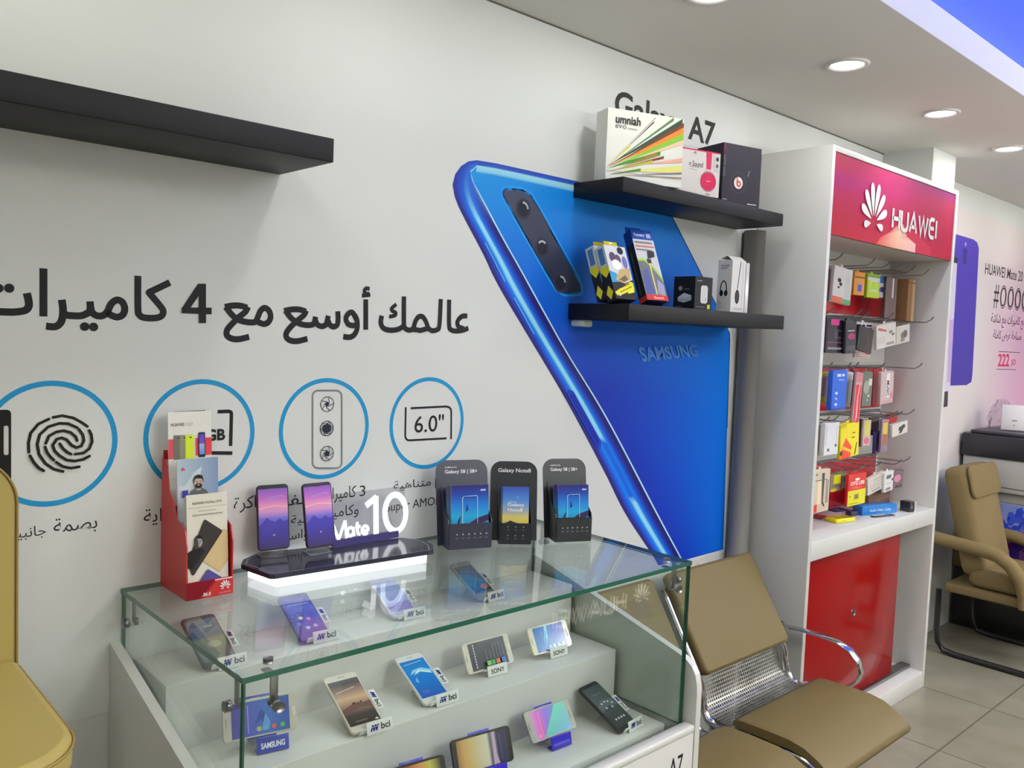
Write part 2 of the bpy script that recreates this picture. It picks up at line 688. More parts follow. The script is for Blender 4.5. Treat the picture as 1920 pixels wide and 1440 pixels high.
        tot = sum(G[c][0] for c in word) + gap * (len(word) - 1)
        k = (x1 - x0) / tot
        x = x0
        for c in word:
            w_, st = G[c]
            for l_ in st:
                s.line([(x + p[0] * w_ * k, y0 + p[1] * (y1 - y0)) for p in l_], wt * k, col, False, asp)
                s.lift -= s.step
            x += (w_ + gap) * k
        s.lift += s.step
        return s


def panel(mb, x0, x1, z0, z1, y, key='print'):
    """face looking towards -y"""
    return Face(mb, (x0, y, z0), (x1, y, z0), (x1, y, z1), (x0, y, z1), key)


# ================================================================== the room
ZC, YS, ZU = 2.478, -0.765, 2.573
X0, X1, Y1 = -2.6, 8.6, -4.4
b = MB().box(X0, X1, 0.0, 0.12, 0, ZU + .1, 'wall_paint')
struct(b, 'wall_left')
struct(MB().box(X1, X1 + .12, Y1, 0.12, 0, ZU + .1, 'wall_paint'), 'wall_far')
struct(MB().box(X0 - .12, X0, Y1, 0.12, 0, ZU + .1, 'wall_paint'), 'wall_near')
struct(MB().box(X0, X1, Y1 - .12, Y1, 0, ZU + .1, 'wall_paint'), 'wall_right')
struct(MB().box(X0, X1, Y1, 0.1, -.1, 0, 'floor_tile'), 'floor')
struct(MB().box(X0, X1, YS, 0.0, ZC, ZU + .1, 'ceiling_paint'), 'ceiling_soffit')
struct(MB().box(X0, X1, Y1, YS, ZU, ZU + .1, 'ceiling_paint'), 'ceiling')
b = MB().box(1.4, 6.8, YS - .62, YS - .002, ZU - .006, ZU, 'blue_glow')
struct(b, 'ceiling_blue_inset', 'glowing blue stretched ceiling inset beyond the white soffit edge')
struct(MB().box(3.955, 4.215, -.226, 0, 2.306, ZC, 'wall_paint'), 'wall_pier')
# thin dark strip where the wall meets the soffit
struct(MB().box(X0, 3.955, -.004, 0, ZC - .004, ZC, 'plastic', (96, 90, 80)), 'trim_1')

for i, (x_, y_, w_) in enumerate(PANELS):  # unseen pendants, added to carry the room light and the uplights
    t = thing('pendant_lamp', ['square white pendant lamp above the near end of the shop', 'square white pendant lamp facing the glass display counter',
                               'square white pendant lamp facing the red and white cabinet', 'square white pendant lamp above the far end of the shop'][i], 'lamp', T(x_, y_, ZU))
    part(MB().box(x_ - .31, x_ + .31, y_ - .31, y_ + .31, 2.022, 2.05, 'white_laminate', bev=.003), 'frame', t)
    part(MB().box(x_ - .29, x_ + .29, y_ - .29, y_ + .29, 2.0192, 2.0218, 'panel_glow'), 'diffuser', t)
    part(MB().cyl((x_, y_, 2.0502), (x_, y_, ZU - .0065), .006, 'steel', n=8), 'stem', t)

where = ['beyond the left edge of the photo', 'above the left black shelf', 'above the gap between the two black shelves', 'cut by the top edge of the photo',
         'large in view left of the cabinet top', 'in the middle of the row right of the cabinet top', 'at the right edge of the photo', 'farther along the row behind the right edge', 'last of the row at the far end']
for x_, w_ in zip(DOWN_X, where):
    t = thing('recessed_downlight', 'round white recessed ceiling downlight, ' + w_, 'ceiling light', T(x_, -.468, ZC), 'recessed downlights along the soffit')
    b = MB()
    n = 40
    prof = [(.068, .0), (.066, -.006), (.057, -.008), (.052, -.004), (.048, -.001)]
    rows = [[(x_ + r_ * math.cos(2 * math.pi * k / n), -.468 + r_ * math.sin(2 * math.pi * k / n), ZC + z_) for k in range(n + 1)] for r_, z_ in prof]
    b.sheet(rows, 'plastic', (206, 204, 200))
    part(b, 'trim_ring', t)
    b = MB()
    b.add([(x_ + .05 * math.cos(2 * math.pi * k / n), -.468 + .05 * math.sin(2 * math.pi * k / n), ZC - .0025) for k in range(n)], [tuple(range(n))[::-1]], 'led_white')
    part(b, 'diffuser', t)

# ================================================================== the printed wall mural
MX0, MX1, MZ0, MZ1 = -1.6, 2.812, 0.768, 2.474
t = thing('wall_mural', 'wall-wide white printed mural with a giant tilted blue phone and Arabic slogan', 'mural', T(1.0, 0, MZ0))
b = MB().box(MX0, MX1, -.0015, 0, MZ0, MZ1, 'vinyl')
part(b, 'sheet', t)


def unit(mb, y, key='print', lift=.00012):
    f_ = Face(mb, (0, y, 0), (1, y, 0), (1, y, 1), (0, y, 1), key, lift)
    f_.clip = False
    return f_


def px_list(pts, ox=0, oy=0, s=1.0, y=0.0):
    return [wxz(ox + x / s, oy + yy / s, y) for x, yy in pts]


def resample(pts, n):
    d = [0]
    for a, c in zip(pts, pts[1:]):
        d.append(d[-1] + math.hypot(c[0] - a[0], c[1] - a[1]))
    out_ = []
    for i in range(n):
        t_ = d[-1] * i / (n - 1)
        k = max(j for j in range(len(d)) if d[j] <= t_ + 1e-9)
        k = min(k, len(pts) - 2)
        u_ = (t_ - d[k]) / max(1e-9, d[k + 1] - d[k])
        out_.append((pts[k][0] + (pts[k + 1][0] - pts[k][0]) * u_, pts[k][1] + (pts[k + 1][1] - pts[k][1]) * u_))
    return out_


def mixc(a, c, t_):
    return tuple(a[i] + (c[i] - a[i]) * t_ for i in range(3))


def ramp(stops, t_):
    for (t0, c0), (t1, c1) in zip(stops, stops[1:]):
        if t_ <= t1:
            return mixc(c0, c1, (t_ - t0) / max(1e-9, t1 - t0))
    return stops[-1][1]


# the giant phone
b = MB()
F = unit(b, -.0016)
outer = px_list([(893, 300.5), (879, 302), (862, 313), (852, 328), (848, 341), (849, 356), (854, 376), (866, 402), (907, 480), (940, 547), (1053, 737), (1130, 880), (1170, 960), (1222, 1040), (1234, 1060)])
inner = px_list([(893, 312), (886, 314), (882, 321), (882, 329), (885, 338), (907, 378), (942, 444), (982, 515), (1024, 591), (1067, 667), (1140, 787), (1231, 960), (1277, 1046), (1279, 1051)])
N_ = 56
oc, ic = resample(smooth(outer, 6), N_), resample(smooth(inner, 6), N_)
right = resample(px_list([(1214, 371), (1236, 380), (1250, 393), (1258, 404), (1315, 516), (1368, 627), (1355.5, 1030)]), N_)
top_out = resample(px_list([(893, 300.5), (913, 303), (964, 314), (1071, 338), (1200, 366), (1216, 370)]), 12)
S_ = [i / 10 for i in range(11)]
left_stops = [(0, (32, 150, 224)), (.3, (10, 88, 208)), (.5, (20, 46, 164)), (1, (14, 50, 176))]
right_stops = [(0, (10, 118, 212)), (.35, (6, 112, 216)), (.6, (4, 112, 214)), (1, (2, 104, 214))]
mid_stops = [(0, (16, 130, 218)), (.3, (4, 100, 206)), (.55, (3, 78, 188)), (1, (2, 82, 198))]


def back_col(i, s_):
    t_ = i / (N_ - 1)
    a, m_, c = ramp(left_stops, t_), ramp(mid_stops, t_), ramp(right_stops, t_)
    return mixc(a, m_, s_ / .5) if s_ < .5 else mixc(m_, c, (s_ - .5) / .5)


F.mesh([[(ic[i][0] + (right[i][0] - ic[i][0]) * s_, ic[i][1] + (right[i][1] - ic[i][1]) * s_) for s_ in S_] for i in range(N_)], [[back_col(i, s_) for s_ in S_] for i in range(N_)])
rim = [(0, (44, 38, 112)), (.1, (44, 42, 128)), (.2, (30, 78, 205)), (.34, (14, 128, 232)), (.42, (150, 222, 246)), (.5, (150, 222, 246)), (.56, (12, 122, 228)), (.68, (20, 66, 190)), (.8, (32, 34, 122)), (.94, (22, 26, 104)), (.955, (196, 232, 246)), (1, (190, 228, 246))]
rs = [r_[0] for r_ in rim]


def rim_col(i, t_):
    c = ramp(rim, t_)
    k = i / (N_ - 1)
    if k < .12:
        e = k / .12
        plain = ramp([(0, (36, 60, 168)), (.5, (40, 98, 205)), (.9, (60, 120, 215)), (.955, (196, 232, 246)), (1, (190, 228, 246))], t_)
        return mixc(plain, c, e ** 2)
    if .62 < k < .8 and .36 < t_ < .56:
        return (22, 96, 214)
    return c


F.mesh([[(oc[i][0] + (ic[i][0] - oc[i][0]) * s_, oc[i][1] + (ic[i][1] - oc[i][1]) * s_) for s_ in rs] for i in range(N_)], [[rim_col(i, s_) for s_ in rs] for i in range(N_)])
tb = [(0, (40, 66, 172)), (.35, (44, 90, 190)), (.45, (158, 214, 236)), (.8, (140, 206, 234)), (1, (42, 146, 220))]
F.mesh([[(x_, z_ - .034 * s_) for s_, _c in tb] for x_, z_ in top_out], [[c for _s, c in tb] for _ in top_out])
# edge line, right side
F.line(right[:39], .004, (8, 40, 92), asp=1)
# camera window
cw = smooth(px_list([(943, 355.5), (947, 353), (973, 354), (989, 361), (1000, 373), (1042, 448), (1084, 524), (1089, 538), (1087, 550), (1060, 552), (1047, 545.5), (1035.5, 533), (982, 440), (944.4, 373), (941, 363)]), 4)
F.line(cw, .012, (36, 150, 236), True, asp=1)
F.mb.add([F.P(*p) for p in cw], [tuple(range(len(cw)))], 'print', [mixc((74, 78, 98), (26, 32, 58), min(1, max(0, (2.0 - z_) / .42))) for _x, z_ in cw])
F.up()
for (cx, cy), a0 in (((980, 392), 0), ((1015, 464), 40), ((1050, 530), 0)):
    x_, z_ = wxz(cx, cy)
    F.poly(ell(x_, z_, .03, .03, 24), (52, 54, 72))
    F.poly(ell(x_, z_, .022, .022, 24), (34, 35, 50))
    F.line(ell(x_, z_, .018, .018, 10, a0 + 5, a0 + 100), .006, (176, 180, 190), asp=1)
# keys and side reader
for a, c in (((908, 455.5), (945, 528)), ((962, 558), (1000, 627))):
    F.line([wxz(*a), wxz(*c)], .005, (96, 160, 232), asp=1)
F.poly(px_list([(1066, 730), (1074, 734), (1126, 828), (1124, 842), (1116, 836), (1062, 740)]), (30, 66, 190))
F.poly(px_list([(1070, 737), (1076, 741), (1122, 826), (1120, 836), (1115, 830), (1066, 742)]), (20, 44, 160))
F.up()
q = [wxz(1203, 679), wxz(1309, 668), wxz(1303, 646), wxz(1194, 651)]
F.text('SAMSUNG', 0, 0, 0, 0, (66, 122, 200), .03, quad=q)
part(b, 'printed_phone', t)


def wtext(F, s, xl, xr, top, bot, col, bold=0.0, y=0.0):
    """lettering fitted between pixel limits read on the wall"""
    z1, z0 = wxz(*top, y)[1], wxz(*bot, y)[1]
    ym = (top[1] + bot[1]) / 2
    vs, fs = glyphs(s, bold)
    w, h = max(v.x for v in vs) - min(v.x for v in vs), max(v.y for v in vs) - min(v.y for v in vs)
    k = (z1 - z0) / h * w
    xa = wxz(xl, ym, y)[0] if xl is not None else None
    xb = wxz(xr, ym, y)[0] if xr is not None else None
    if xa is None:
        xa = xb - k
    if xb is None:
        xb = xa + k
    F.text(s, xa, z0, xb, z1, col, bold)


b = MB()
F = unit(b, -.0016)
INK = (34, 33, 36)
Z5, Z6 = (0, 480, 4.174), (420, 480, 4.0)
SLOGAN = [
    (Z5, 1, [[(208, 290), (222, 350), (222, 395), (195, 425), (120, 438), (40, 438), (-40, 433), (-110, 420), (-142, 385), (-150, 330)], [(338, 97), (338, 473)],
             [(481, 342), (490, 400), (490, 465), (472, 522), (430, 553), (358, 549)], [(492, 440), (520, 462), (580, 468), (640, 466), (685, 445)],
             [(702, 355), (708, 410), (722, 445), (760, 468), (805, 465), (838, 435), (868, 375), (912, 344), (955, 362), (974, 412), (958, 460), (915, 478), (865, 462), (836, 440)],
             [(706, 390), (700, 430), (672, 455)],
             [(1077, 155), (1077, 410), (1090, 462), (1130, 483), (1215, 485), (1262, 468), (1275, 432), (1252, 392), (1165, 288)], [(1327, 207), (1160, 287)]]),
    (Z6, 1, [[(4, 383), (60, 372), (120, 373), (172, 388)], [(178, 380), (158, 418), (110, 458), (55, 512), (20, 556), (20, 596), (58, 620), (110, 623), (186, 606)], [(12, 380), (52, 436), (100, 474), (150, 492), (205, 498), (235, 490), (252, 455), (272, 410),
              (302, 389), (334, 410), (347, 455), (330, 495), (295, 510), (250, 494)],
             [(448, 412), (505, 401), (560, 401), (612, 416)], [(614, 408), (596, 444), (545, 486), (492, 538), (464, 580), (468, 614), (500, 635), (550, 638), (623, 620)],
             [(458, 408), (498, 462), (545, 498), (592, 515), (640, 518), (672, 505), (684, 455)], [(683, 485), (700, 516), (735, 527), (765, 508), (779, 448)], [(778, 485), (792, 517), (820, 530), (846, 515), (853, 470), (850, 414)],
             [(990, 478), (962, 426), (932, 430), (911, 468), (926, 508), (960, 521), (998, 516)], [(975, 440), (994, 480), (996, 540), (976, 588), (940, 609), (891, 604)],
             [(1060, 325), (1060, 553)],
             [(1180, 447), (1173, 500), (1192, 540), (1240, 556), (1300, 550), (1340, 528)], [(1346, 303), (1346, 505), (1357, 543), (1388, 556), (1416, 540), (1432, 490), (1456, 456), (1486, 456), (1510, 490), (1528, 540)],
             [(1405, 550), (1440, 553), (1468, 558), (1505, 548), (1530, 545), (1556, 560), (1592, 553), (1612, 520), (1622, 322)],
             [(1685, 327), (1685, 515), (1700, 553), (1740, 563), (1790, 556), (1829, 541)], [(1821, 450), (1786, 451), (1757, 474), (1746, 505), (1760, 532), (1796, 545)]]),
    (Z6, .72, [[(1089, 246), (1062, 244), (1050, 264), (1062, 283), (1086, 282)], [(1031, 297), (1094, 291)], [(1289, 362), (1256, 390), (1257, 410), (1284, 426), (1277, 446), (1235, 455)]])]
for (ox, oy, sc), k, strokes in SLOGAN:
    for st in strokes:
        F.line(smooth(px_list(st, ox, oy, sc)), .0138 * k, INK, asp=1)
        F.lift -= F.step * .8
F.poly(ell(*wxz(1164 / 4.174, 480 + 287 / 4.174), .0069, .0069, 14), INK)
for cx_, cy_ in ((70, 252), (-15, 252), (660, 552), (730, 555)):
    F.poly(ell(*wxz(cx_ / 4.174, 480 + cy_ / 4.174), .0085, .0085, 18), INK)
F.poly(px_list([(1608, 217), (1608, 525), (1552, 525), (1552, 217)], 0, 480, 4.174), INK)
F.poly(px_list([(1418, 402), (1652, 404), (1652, 457), (1418, 448)], 0, 480, 4.174), INK)
F.poly(px_list([(1546, 217), (1600, 217), (1560, 300), (1482, 410), (1418, 412)], 0, 480, 4.174), INK)
part(b, 'slogan_lettering', t)

b = MB()
F = unit(b, -.0016)
vs, fs = glyphs('Galaxy A7', .024)
z1, z0 = 2.358, 2.277
cap = max(v.y for v in vs)
zl = z0 + (z1 - z0) / cap * min(v.y for v in vs)
F.text('Galaxy A7', 2.052, zl, 2.602, z1, (54, 54, 52), .024)
part(b, 'title_lettering', t)

RB = (36, 142, 196)
IX, IZ, IR = [.452, .748, 1.053, 1.361], 1.333, .1175
for i, x_ in enumerate(IX):
    b = MB()
    F = unit(b, -.0016)
    F.ring(x_, IZ, IR, .0105, RB, 1)
    if i == 0:
        F.poly(px_list(rr(-6, 768, 20.5, 905, 8)), (30, 29, 28))
        F.poly(px_list(rr(6.5, 798, 15.5, 853, 4)), (205, 205, 200))
        for l_ in ([(375, 388), (440, 376), (520, 392), (580, 425), (618, 452)], [(345, 400), (270, 435), (215, 500), (200, 570), (203, 635)],
                   [(545, 460), (480, 432), (420, 430), (340, 455), (280, 510), (262, 580), (275, 650), (320, 715), (380, 755), (445, 772)],
                   [(322, 572), (345, 520), (400, 490), (450, 482), (500, 495), (535, 525), (545, 552)],
                   [(557, 472), (585, 510), (593, 550), (575, 590), (540, 602), (505, 585), (470, 545), (435, 532), (400, 542), (372, 585), (385, 625), (420, 660), (470, 690), (530, 697), (590, 685), (632, 662)],
                   [(422, 575), (445, 610), (475, 635), (500, 648)], [(528, 648), (590, 640), (630, 610), (650, 560), (645, 510), (630, 480)],
                   [(316, 597), (330, 635), (355, 668), (378, 690)], [(395, 705), (440, 735), (500, 747), (558, 737)], [(208, 658), (235, 705), (270, 745), (305, 765)]):
            q = px_list(l_, 0, 680, 3.79)
            F.line(q, .0055, (36, 33, 28), asp=1)
            for e in (q[0], q[-1]):
                F.poly(ell(e[0], e[1], .00275, .00275, 10), (36, 33, 28))
    elif i == 1:
        for l_ in ([(1222, 875), (1286, 873), (1297, 878), (1300, 890), (1295, 1068)], [(1305, 1108), (1000, 1105), (985, 1090), (988, 1000)], [(1150, 877), (985, 885), (985, 950)]):
            F.line(px_list(l_, 0, 480, 3.0), .008, INK, asp=1)
        wtext(F, '64GB', None, 421.5, (415, 803), (415, 825.5), INK, .04)
    elif i == 2:
        F.line(px_list(rr(586, 733, 639, 877, 10)), .0016, (52, 54, 70), True, 1)
        F.line(px_list(rr(584, 731, 641, 879, 12)), .0012, (52, 54, 70), True, 1)
        for k, (cx, cy, fl) in enumerate(((612.7, 757.7, .006), (611.7, 803, .0125), (611.7, 850, .008))):
            x2, z2 = wxz(cx, cy)
            F.ring(x2, z2, .0178, .0018, (44, 46, 60), 1, 32)
            pent = ell(x2, z2, fl, fl, 6 if k == 1 else 5, 20, 380)
            F.poly(pent, (42, 44, 64))
            for j in range(len(pent)):
                w = math.radians(20 + 360 * j / len(pent) + 58)
                F.line([pent[j], (x2 + .0175 * math.cos(w), z2 + .0175 * math.sin(w))], .0016, (44, 46, 60), asp=1)
    else:
        F.line(px_list([(360, 850), (357, 1012), (361, 1026), (372, 1036), (390, 1036), (590, 1025)], 640, 480, 3.0), .0055, INK, asp=1)
        F.line(px_list([(388, 856), (585, 846), (604, 850), (614, 862), (616, 878), (615, 1030)], 640, 480, 3.0), .0055, INK, asp=1)
        wtext(F, '6.0"', 776.5, 831, (800, 778), (800, 810), INK, .004)
    part(b, 'feature_icon', t)

CI = (46, 45, 46)
CAPS = [[('بصمة', 100, 181.7, (110, 972), (178, 996)), ('جانبية', None, 86, (50, 987), (70, 1009))],
        [('اية', 269, 303, (301, 952), (290, 984)), ('ذاكرة', None, 495, (455, 930), (445, 962))],
        [('3', 673.5, 684.4, (679, 910), (679, 930)), ('كاميرات', 601, 666.6, (650, 911), (640, 941)), ('خلفية', 508, 596, (560, 924), (550, 952)), ('وكاميرا', 609, 671.5, (655, 946), (660, 971)),
         ('أمامية', 545, 606, (590, 956), (560, 985)), ('واسعة', 520, 577, (570, 990), (540, 1018))],
        [('متناهية', 737, 807, (770, 899), (745, 921)), ('شاشة لا', 815, 880, (850, 892), (850, 912)), ('Super AMOLED', 723, None, (800, 933), (727, 964))]]
for words in CAPS:
    for s, l_, r_, tp, bt in words:
        b = MB()
        wtext(unit(b, -.0016), s if s[0] < '~' else arabic(s), l_, r_, tp, bt, CI, .002 if s[0] > '~' else 0.0)
        part(b, 'caption_lettering', t)

# wall socket under the mural
t = thing('wall_socket', 'white double wall socket low on the wall behind the steel bench', 'socket', T(2.6, 0, .7))
part(MB().box(2.535, 2.7, -.009, 0, .69, .772, 'plastic', (214, 210, 198), .003), 'cover_plate', t)
for x_ in (2.58, 2.655):
    b = MB().box(x_ - .026, x_ + .026, -.0115, -.009, .705, .757, 'plastic', (222, 219, 208), .001)
    F = panel(b, x_ - .026, x_ + .026, .705, .757, -.0115)
    for u_, v_ in ((.32, .42), (.68, .42), (.5, .74)):
        F.poly(ell(u_, v_, .07, .09, 10), (70, 66, 60))
    part(b, 'socket_insert', t)

# ================================================================== black wall shelves
def shelf(x0, x1, y, z0, z1, label, bracket=False):
    t = thing('wall_shelf', label, 'shelf', T((x0 + x1) / 2, 0, z0), 'thick black floating wall shelves')
    part(MB().box(x0, x1, y, -.0005, z0, z1, 'shelf_black', bev=.002), 'board', t)
    if bracket:
        part(MB().box(x0 + .008, x0 + .05, -.06, -.004, z0 - .022, z0, 'plastic', (190, 196, 190), .006), 'bracket', t, label='small pale bracket under the shelf end')


shelf(-1.15, .921, -.232, 1.919, 1.968, 'long empty black floating shelf high on the wall at the left')
shelf(1.882, 2.765, -.196, 1.998, 2.041, 'black floating shelf carrying the tall boxes, under the painted product title')
shelf(1.882, 2.735, -.24, 1.630, 1.678, 'black floating shelf carrying the small packs, lower one beside the cabinet', True)

# grey pipe in the corner beside the cabinet
b = MB().cyl((2.835, -.042, 0.0), (2.835, -.042, 1.9975), .04, 'pipe_grey', n=28)
solo(b, 'drain_pipe', 'vertical grey pipe in the corner between the mural and the white cabinet', 'pipe', (2.835, -.042, 0))

# ================================================================== glass display counter
GX0, GX1, GY, GZ = 0.584, 1.779, -0.57, 1.024
t = thing('display_counter', 'white stepped phone counter with clear green-edged glass top and front', 'display counter', T(1.18, -.3, 0))


def pane(x0, x1, y0, y1, z0, z1, thin, name):
    """glass pane; its narrow sides carry the green polished rim"""
    b = MB()
    P_ = [(x, y, z) for x in (x0, x1) for y in (y0, y1) for z in (z0, z1)]
    fs = {0: [(0, 1, 3, 2), (4, 6, 7, 5)], 1: [(0, 4, 5, 1), (2, 3, 7, 6)], 2: [(0, 2, 6, 4), (1, 5, 7, 3)]}
    for ax in range(3):
        b.add(P_, fs[ax], 'clear_glass' if ax == thin else 'glass_rim')
    return part(b, name, t)


pane(GX0, GX1, GY, -.002, GZ - .01, GZ, 2, 'glass_top')
pane(GX0 + .004, GX1 - .004, GY + .001, GY + .009, .60, GZ - .0105, 1, 'front_pane')
pane(GX0 + .002, GX0 + .010, GY + .0095, -.004, .60, GZ - .0105, 0, 'side_pane')
pane(GX1 - .010, GX1 - .002, GY + .0095, -.004, .60, GZ - .0105, 0, 'side_pane')


SP = [(-.004, 0), (-.004, .9145), (-.545, .7765), (-.568, .768), (-.585, .756), (-.597, .738), (-.603, .715), (-.605, .69), (-.605, 0)]
for x0 in (GX0 - .021, GX1 + .001):
    b = MB().prism(SP, x0, x0 + .02, 0, 'white_laminate')
    part(b, 'side_panel', t)
b = MB().box(GX0, GX1, -.603, -.585, .06, .606, 'white_laminate', bev=.003)
F = panel(b, GX0, GX1, .06, .606, -.603)
vs, fs = glyphs('SAMSUNG Galaxy A7', .01)
F.text('SAMSUNG', .60, .79, .775, .865, (34, 34, 36), .02)
F.text('Galaxy A7', .795, .775, .965, .90, (34, 34, 36), .008)
part(b, 'front_panel', t)
part(MB().box(GX0, GX1, -.606, -.572, .592, .612, 'white_laminate', bev=.006), 'front_rail', t)
for (y0, y1, z0, z1) in ((-.18, -.006, .40, .87), (-.352, -.18, .40, .733), (-.524, -.352, .40, .59)):
    b = MB().box(GX0 + .028, GX1 - .018, y0, y1 - .0005, z0, z1, 'white_laminate', bev=.0015)
    part(b, 'display_step', t)
part(MB().box(GX0, GX1, -.58, -.006, .38, .398, 'white_laminate'), 'base_board', t)
part(MB().box(GX0 + .02, GX1 - .02, -.56, -.03, 0, .06, 'white_laminate'), 'plinth', t)


def clamp(p, ax):
    """L-shaped metal glass connector with knurled screws; ax 0 holds a side pane, 1 the front pane"""
    x, y, z = p
    b = MB()
    if ax == 1:
        yb = GY + .0098
        b.box(x - .007, x + .007, yb, yb + .0035, GZ - .062, GZ - .0115, 'steel', bev=.001)
        b.box(x - .007, x + .007, yb, yb + .036, GZ - .015, GZ - .0115, 'steel', bev=.001)
        b.cyl((x, GY - .011, GZ - .06), (x, GY - .0002, GZ - .06), .0095, 'steel', n=18)
        b.cyl((x, yb + .0036, GZ - .06), (x, yb + .009, GZ - .06), .008, 'steel', n=14)
        b.cyl((x, yb + .024, GZ + .0003), (x, yb + .024, GZ + .009), .0085, 'steel', n=18)
    else:
        s = 1 if x < 1 else -1
        xb = (GX0 + .0105) if s > 0 else (GX1 - .0105)
        a, c = sorted((xb, xb + s * .0035))
        b.box(a, c, y - .007, y + .007, GZ - .062, GZ - .0115, 'steel', bev=.001)
        xo = GX0 + .0018 if s > 0 else GX1 - .0018
        b.cyl((xo, y, GZ - .06), (xo - s * .011, y, GZ - .06), .0095, 'steel', n=18)
        b.cyl((xb + s * .0036, y, GZ - .06), (xb + s * .009, y, GZ - .06), .008, 'steel', n=14)
    part(b, 'glass_clamp', t)


clamp((GX0 + .06, GY, 0), 1)
clamp((GX1 - .06, GY, 0), 1)
for y_ in (GY + .045, -.045):
    clamp((GX0, y_, 0), 0)
    clamp((GX1, y_, 0), 0)

# ================================================================== phones on their stands
STEP1, STEP2, STEP3 = .87, .733, .59


def tilted(x, y, z, yaw, tilt):
    """frame of a leaning phone: x along its lower edge, z up its face, -y out of the screen"""
    yaw, tilt = math.radians(yaw), math.radians(tilt)
    U = Vector((math.cos(yaw), math.sin(yaw), 0))
    B = Vector((-math.sin(yaw), math.cos(yaw), 0))
    V = Vector((0, 0, 1)) * math.cos(tilt) + B * math.sin(tilt)
    N = V.cross(U)
    return Matrix(((U.x, N.x, V.x, x), (U.y, N.y, V.y, y), (U.z, N.z, V.z, z), (0, 0, 0, 1)))


def phone(label, M, W, H, body, art, mx=.004, my=.017, group=None, land=False, button=None, th=.0078, my2=None, r=.009):
    t = thing('smartphone', label, 'phone', M, group)
    b = MB()
    n = 5
    pts = rr(-W / 2, .0, W / 2, H, r, n)
    k = len(pts)
    prof = [(0.0008, -.0012), (0, -.0004), (.0, .0)]
    # rounded slab: front chamfer, wall, back chamfer
    rows = []
    for off, y in ((.0012, 0.0), (0.0, .0012), (0.0, th - .0015), (.0016, th)):
        q = rr(-W / 2 + off, off, W / 2 - off, H - off, max(.002, r - off), n)
        rows.append([(a, y, c) for a, c in q] + [(q[0][0], y, q[0][1])])
    b.sheet(rows, 'plastic', body)
    b.add([(a, 0.0, c) for a, c in rr(-W / 2 + .0012, .0012, W / 2 - .0012, H - .0012, r - .0012, n)], [tuple(range(k))], 'gloss', body)
    b.add([(a, th, c) for a, c in rr(-W / 2 + .0016, .0016, W / 2 - .0016, H - .0016, r - .0016, n)], [tuple(range(k))[::-1]], 'plastic', body)
    part(b, 'body', t, False)
    my2 = my if my2 is None else my2
    if land:
        x0, x1, z0, z1 = -W / 2 + my, W / 2 - my2, mx, H - mx
    else:
        x0, x1, z0, z1 = -W / 2 + mx, W / 2 - mx, my, H - my2
    b = MB()
    F = Face(b, (x0, -.0002, z0), (x1, -.0002, z0), (x1, -.0002, z1), (x0, -.0002, z1), 'gloss', .00012)
    art(F)
    part(b, 'screen', t, False)
    dk = tuple(max(0, c - 60) for c in body)
    b = MB()
    if land:
        b.box(-W / 2 + .006, -W / 2 + .0075, -.0006, 0.0004, H / 2 - .008, H / 2 + .008, 'plastic', dk)
    else:
        b.box(-.008, .008, -.0006, .0004, H - .009, H - .0075, 'plastic', dk)
    part(b, 'earpiece', t, False)
    if button:
        b = MB()
        if land:
            b.box(W / 2 - .012, W / 2 - .005, -.0008, .0004, H / 2 - .009, H / 2 + .009, 'plastic', button, .0004)
        else:
            b.box(-.009, .009, -.0008, .0004, .005, .012, 'plastic', button, .0004)
        part(b, 'home_button', t, False)
    b = MB()
    if land:
        b.box(-.02, .0, -0.0, 0, H, H + .0006, 'plastic', dk)
        b = MB().box(-.02, .0, th * .35, th * .65, H - .0002, H + .0009, 'plastic', body)
    else:
        b.box(W / 2 - .0002, W / 2 + .0009, th * .35, th * .65, H * .6, H * .72, 'plastic', body)
    part(b, 'side_key', t, False)
    return t


def mw(F, x0, y0, x1, y1, dark=(38, 34, 120), grey=(70, 70, 78), vert=0):
    """slanted double-zigzag emblem and lower-case wordmark"""
    def m_(x, y):
        if vert:
            return (1 - y, x) if vert == 1 else (y, 1 - x)
        return (x, y)

    def Q(x, y):
        x, y = m_(x, y)
        return (x0 + (x1 - x0) * x, y0 + (y1 - y0) * y)
    for k in range(3):
        F.poly([Q(.02 + k * .13, .1), Q(.09 + k * .13, .1), Q(.20 + k * .13, .9), Q(.12 + k * .13, .9)], dark)
    for k in range(2):
        F.poly([Q(.14 + k * .13, .9), Q(.20 + k * .13, .9), Q(.215 + k * .13, .1), Q(.155 + k * .13, .1)], dark)
    q = [Q(.55, .1), Q(1, .1), Q(1, 1), Q(.55, 1)]
    F.text('bci', 0, 0, 0, 0, grey, .02, quad=q)


